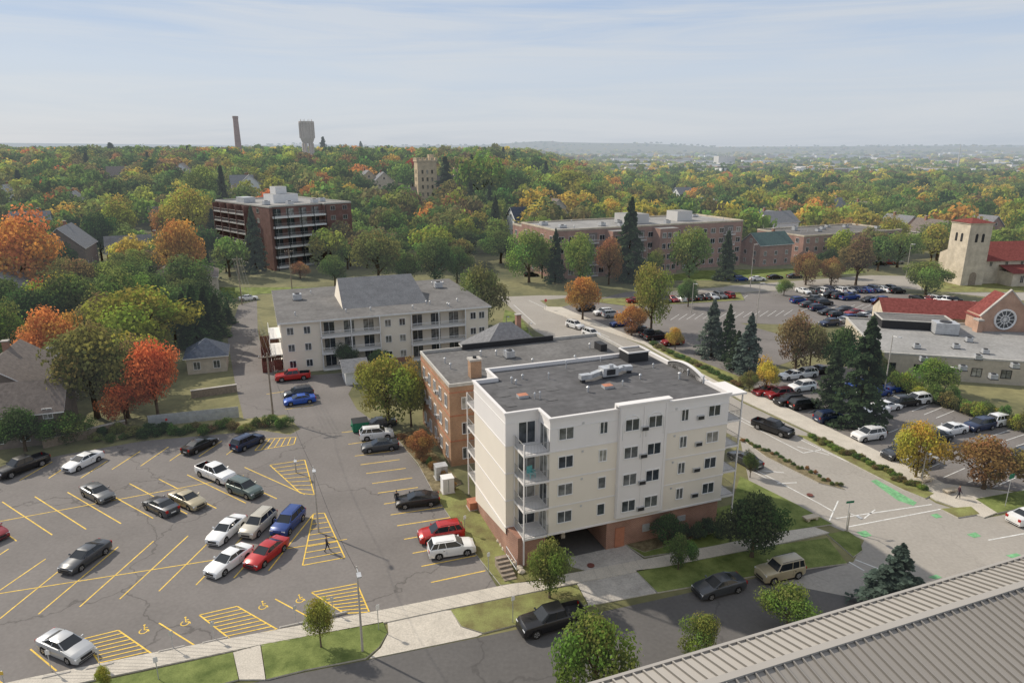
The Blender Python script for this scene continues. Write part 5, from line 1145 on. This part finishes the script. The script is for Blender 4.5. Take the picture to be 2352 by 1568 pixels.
mb=MB(); mb.prism([(-1.1,-.8),(1.1,-.8),(1.1,.8),(-1.1,.8)],.12,1.4,'green_p')
for s in (-1.0,-.5,0,.5,1.0): mb.box(s-.04,s+.04,-.86,-.801,.2,1.35,'green_p')
mb.box(-1.3,-1.101,-.2,.2,.8,1,'green_p'); mb.box(1.101,1.3,-.2,.2,.8,1,'green_p'); obj('container',mb.mesh('container'),e)
mb=MB(); mb.face([(-1.1,-.8,1.41),(1.1,-.8,1.41),(1.1,.8,1.65),(-1.1,.8,1.65)],'black'); mb.face([(-1.1,.8,1.4),(1.1,.8,1.4),(1.1,.8,1.65),(-1.1,.8,1.65)],'green_p'); obj('lid',mb.mesh('lid'),e)
x,y=P(342,980); q=P(550,958); e=thing('picket_fence','pale grey board fence at the edge of a yard','fence',(x,y,0),math.atan2(q[1]-y,q[0]-x)); L_=math.hypot(q[0]-x,q[1]-y); mb=MB()
for i in range(int(L_/.2)): mb.box(i*.2,i*.2+.185,0,.04,0,1.7,'metal')
mb.box(0,L_,.041,.09,.3,.42,'metal'); mb.box(0,L_,.041,.09,1.1,1.22,'metal'); obj('fence_boards',mb.mesh('fence_boards'),e)
for a_,b_ in (((100,1030),(290,985)),((440,915),(545,900))):
    x,y=P(*a_); q=P(*b_); L_=math.hypot(q[0]-x,q[1]-y); mb=MB(); mb.box(0,L_,0,.4,0,1.2,'wood'); mb.box(-.05,L_+.05,-.05,.45,1.201,1.3,'conc')
    tag(obj('retaining_wall',mb.mesh('retaining_wall'),None,(x,y,0),math.atan2(q[1]-y,q[0]-x)),'weathered retaining wall below the yard','wall')
for px,py in ((1862,1195),(2182,1132),(2125,1108)):
    x,y=P(px,py); mb=MB(); mb.box(-.9,.9,-.35,.35,.35,.5,'stone'); mb.box(-.7,-.4,-.3,.3,.1,.349,'stone'); mb.box(.4,.7,-.3,.3,.1,.349,'stone'); tag(obj('stone_bench',mb.mesh('stone_bench'),None,(x,y,.04),TH),'low tan stone bench beside the pavement','bench')
# ------------------------------------------------------------ people
def person(px,py,ang,cols,label,walk=.25,arms=.1):
    x,y=P(px,py); m,N,L=newmat('clothing')
    tc=N.new('ShaderNodeTexCoord'); sx=N.new('ShaderNodeSeparateXYZ'); L.new(tc.outputs['Object'],sx.inputs[0]); dv=N.new('ShaderNodeMath'); dv.operation='DIVIDE'; dv.inputs[1].default_value=1.8; L.new(sx.outputs[2],dv.inputs[0])
    cr=N.new('ShaderNodeValToRGB'); cr.color_ramp.interpolation='CONSTANT'; els=cr.color_ramp.elements; els[0].position=0; els[0].color=(.02,.02,.02,1); els[1].position=.05; els[1].color=c4(cols[0])
    e_=els.new(.53); e_.color=c4(cols[1]); e_=els.new(.825); e_.color=(.45,.28,.2,1); L.new(dv.outputs[0],cr.inputs[0])
    p=N.new('ShaderNodeBsdfPrincipled'); L.new(cr.outputs[0],p.inputs['Base Color']); p.inputs['Roughness'].default_value=.9; finish(m,p.outputs[0])
    w=walk
    vs=[(0,0,.95),(0,0,1.15),(0,0,1.38),(0,0,1.5),(0.01,0,1.6),(0.01,0,1.74),
        (0,.1,.9),(w*.5,.1,.5),(w*.75,.1,.08),(w*.75+.16,.1,.04),(0,-.1,.9),(-w*.3,-.1,.5),(-w,-.1,.08),(-w+.15,-.1,.04),
        (0,.2,1.4),(-w*.3-arms*.2,.25,1.13),(-w*.2+arms,.25,.88),(0.02-w*.2+arms,.25,.78),(0,-.2,1.4),(w*.3,-.25,1.13),(w*.6+arms,-.23,.9),(w*.65+arms,-.23,.8)]
    es=[(0,1),(1,2),(2,3),(3,4),(4,5),(0,6),(6,7),(7,8),(8,9),(0,10),(10,11),(11,12),(12,13),(2,14),(14,15),(15,16),(16,17),(2,18),(18,19),(19,20),(20,21)]
    rd=[.14,.13,.15,.055,.09,.08,.095,.065,.042,.035,.095,.065,.042,.035,.07,.048,.036,.03,.07,.048,.036,.03]
    me=bpy.data.meshes.new('person'); me.from_pydata(vs,es,[]); me.materials.append(m)
    o_=tag(obj('person',me,None,(x,y,.03),ang),label,'person')
    sk_=o_.modifiers.new('Skin','SKIN'); sk_.use_smooth_shade=True
    for i,r_ in enumerate(rd): me.skin_vertices[0].data[i].radius=(r_,r_)
    me.skin_vertices[0].data[0].use_root=True
    s_=o_.modifiers.new('Sub','SUBSURF'); s_.levels=1; s_.render_levels=1
    bm=bmesh.new(); bmesh.ops.create_icosphere(bm,subdivisions=2,radius=.105)
    for v in bm.verts: v.co.x-=.015
    hm=bpy.data.meshes.new('hair'); bm.to_mesh(hm); bm.free(); hm.materials.append(M['black']); h_=obj('hair',hm,o_,(-.01,0,1.745)); h_.scale=(1,.95,.75)
person(912,1160,2.0,((.03,.04,.07),(.03,.03,.035)),'person in dark clothes standing beside a black car',.05)
person(752,1266,.3,((.03,.03,.045),(.06,.05,.06)),'person in long dark coat walking across the parking lot',.28)
person(2200,1146,-.4,((.03,.03,.04),(.05,.02,.03)),'pedestrian in dark clothes walking on the corner pavement',.25)
# ------------------------------------------------------------ light, sky, camera
PH=math.radians(32); EL=math.radians(38)
d=Vector((math.cos(PH)*math.cos(EL),-math.sin(PH)*math.cos(EL),-math.sin(EL)))
sl=bpy.data.lights.new('sun','SUN'); sl.energy=4.4; sl.angle=math.radians(1.2); sl.color=(1,.91,.78)
so=bpy.data.objects.new('sun',sl); so.rotation_euler=d.to_track_quat('-Z','Y').to_euler(); link(so)
w=bpy.data.worlds.new('World'); sc.world=w; w.use_nodes=True; N=w.node_tree.nodes; L=w.node_tree.links; N.clear()
sky=N.new('ShaderNodeTexSky'); sky.sky_type='NISHITA'; sky.sun_disc=False; sky.sun_elevation=EL; sky.sun_rotation=math.radians(-58); sky.air_density=1.0; sky.dust_density=1.0; sky.ozone_density=1.2
tc=N.new('ShaderNodeTexCoord'); sx=N.new('ShaderNodeSeparateXYZ'); L.new(tc.outputs['Generated'],sx.inputs[0])
gr=N.new('ShaderNodeValToRGB'); e=gr.color_ramp.elements; e[0].position=.0; e[0].color=(.52,.575,.65,1); e[1].position=1; e[1].color=(.60,.62,.68,1)
for ps,cc in ((.035,(.57,.625,.70)),(.10,(.57,.64,.74)),(.17,(.43,.545,.73)),(.24,(.33,.47,.72)),(.5,(.55,.60,.70))):
    q=e.new(ps); q.color=c4(cc)
L.new(sx.outputs[2],gr.inputs[0])
mp=N.new('ShaderNodeMapping'); mp.inputs['Scale'].default_value=(1.0,.8,13); mp.inputs['Rotation'].default_value=(.0,.06,.3); L.new(tc.outputs['Generated'],mp.inputs[0])
nz=N.new('ShaderNodeTexNoise'); nz.inputs['Scale'].default_value=1.9; nz.inputs['Detail'].default_value=9; nz.inputs['Roughness'].default_value=.6; nz.inputs['Distortion'].default_value=.7; L.new(mp.outputs[0],nz.inputs['Vector'])
mr=N.new('ShaderNodeMapRange'); mr.inputs[1].default_value=.40; mr.inputs[2].default_value=.64; mr.inputs[3].default_value=0; mr.inputs[4].default_value=.85; L.new(nz.outputs['Fac'],mr.inputs[0])
m1=N.new('ShaderNodeMix'); m1.data_type='RGBA'; L.new(mr.outputs[0],m1.inputs[0]); L.new(gr.outputs[0],m1.inputs[6]); m1.inputs[7].default_value=(.635,.67,.72,1)
sv=N.new('ShaderNodeVectorMath'); sv.operation='SCALE'; sv.inputs['Scale'].default_value=10.3; L.new(m1.outputs[2],sv.inputs[0])
mx=N.new('ShaderNodeMix'); mx.data_type='RGBA'; mx.inputs[0].default_value=.9; L.new(sky.outputs[0],mx.inputs[6]); L.new(sv.outputs[0],mx.inputs[7])
bg=N.new('ShaderNodeBackground'); bg.inputs[1].default_value=.1; L.new(mx.outputs[2],bg.inputs[0]); wo=N.new('ShaderNodeOutputWorld'); L.new(bg.outputs[0],wo.inputs[0])
cam=bpy.data.cameras.new('camera'); cam.lens=24; cam.sensor_width=36; cam.clip_start=.5; cam.clip_end=30000
co=bpy.data.objects.new('camera',cam); co.location=(0,0,CH); co.rotation_euler=(math.pi/2-PIT,0,0); link(co); sc.camera=co
sc.view_settings.view_transform='Standard'; sc.view_settings.look='None'; sc.view_settings.exposure=0
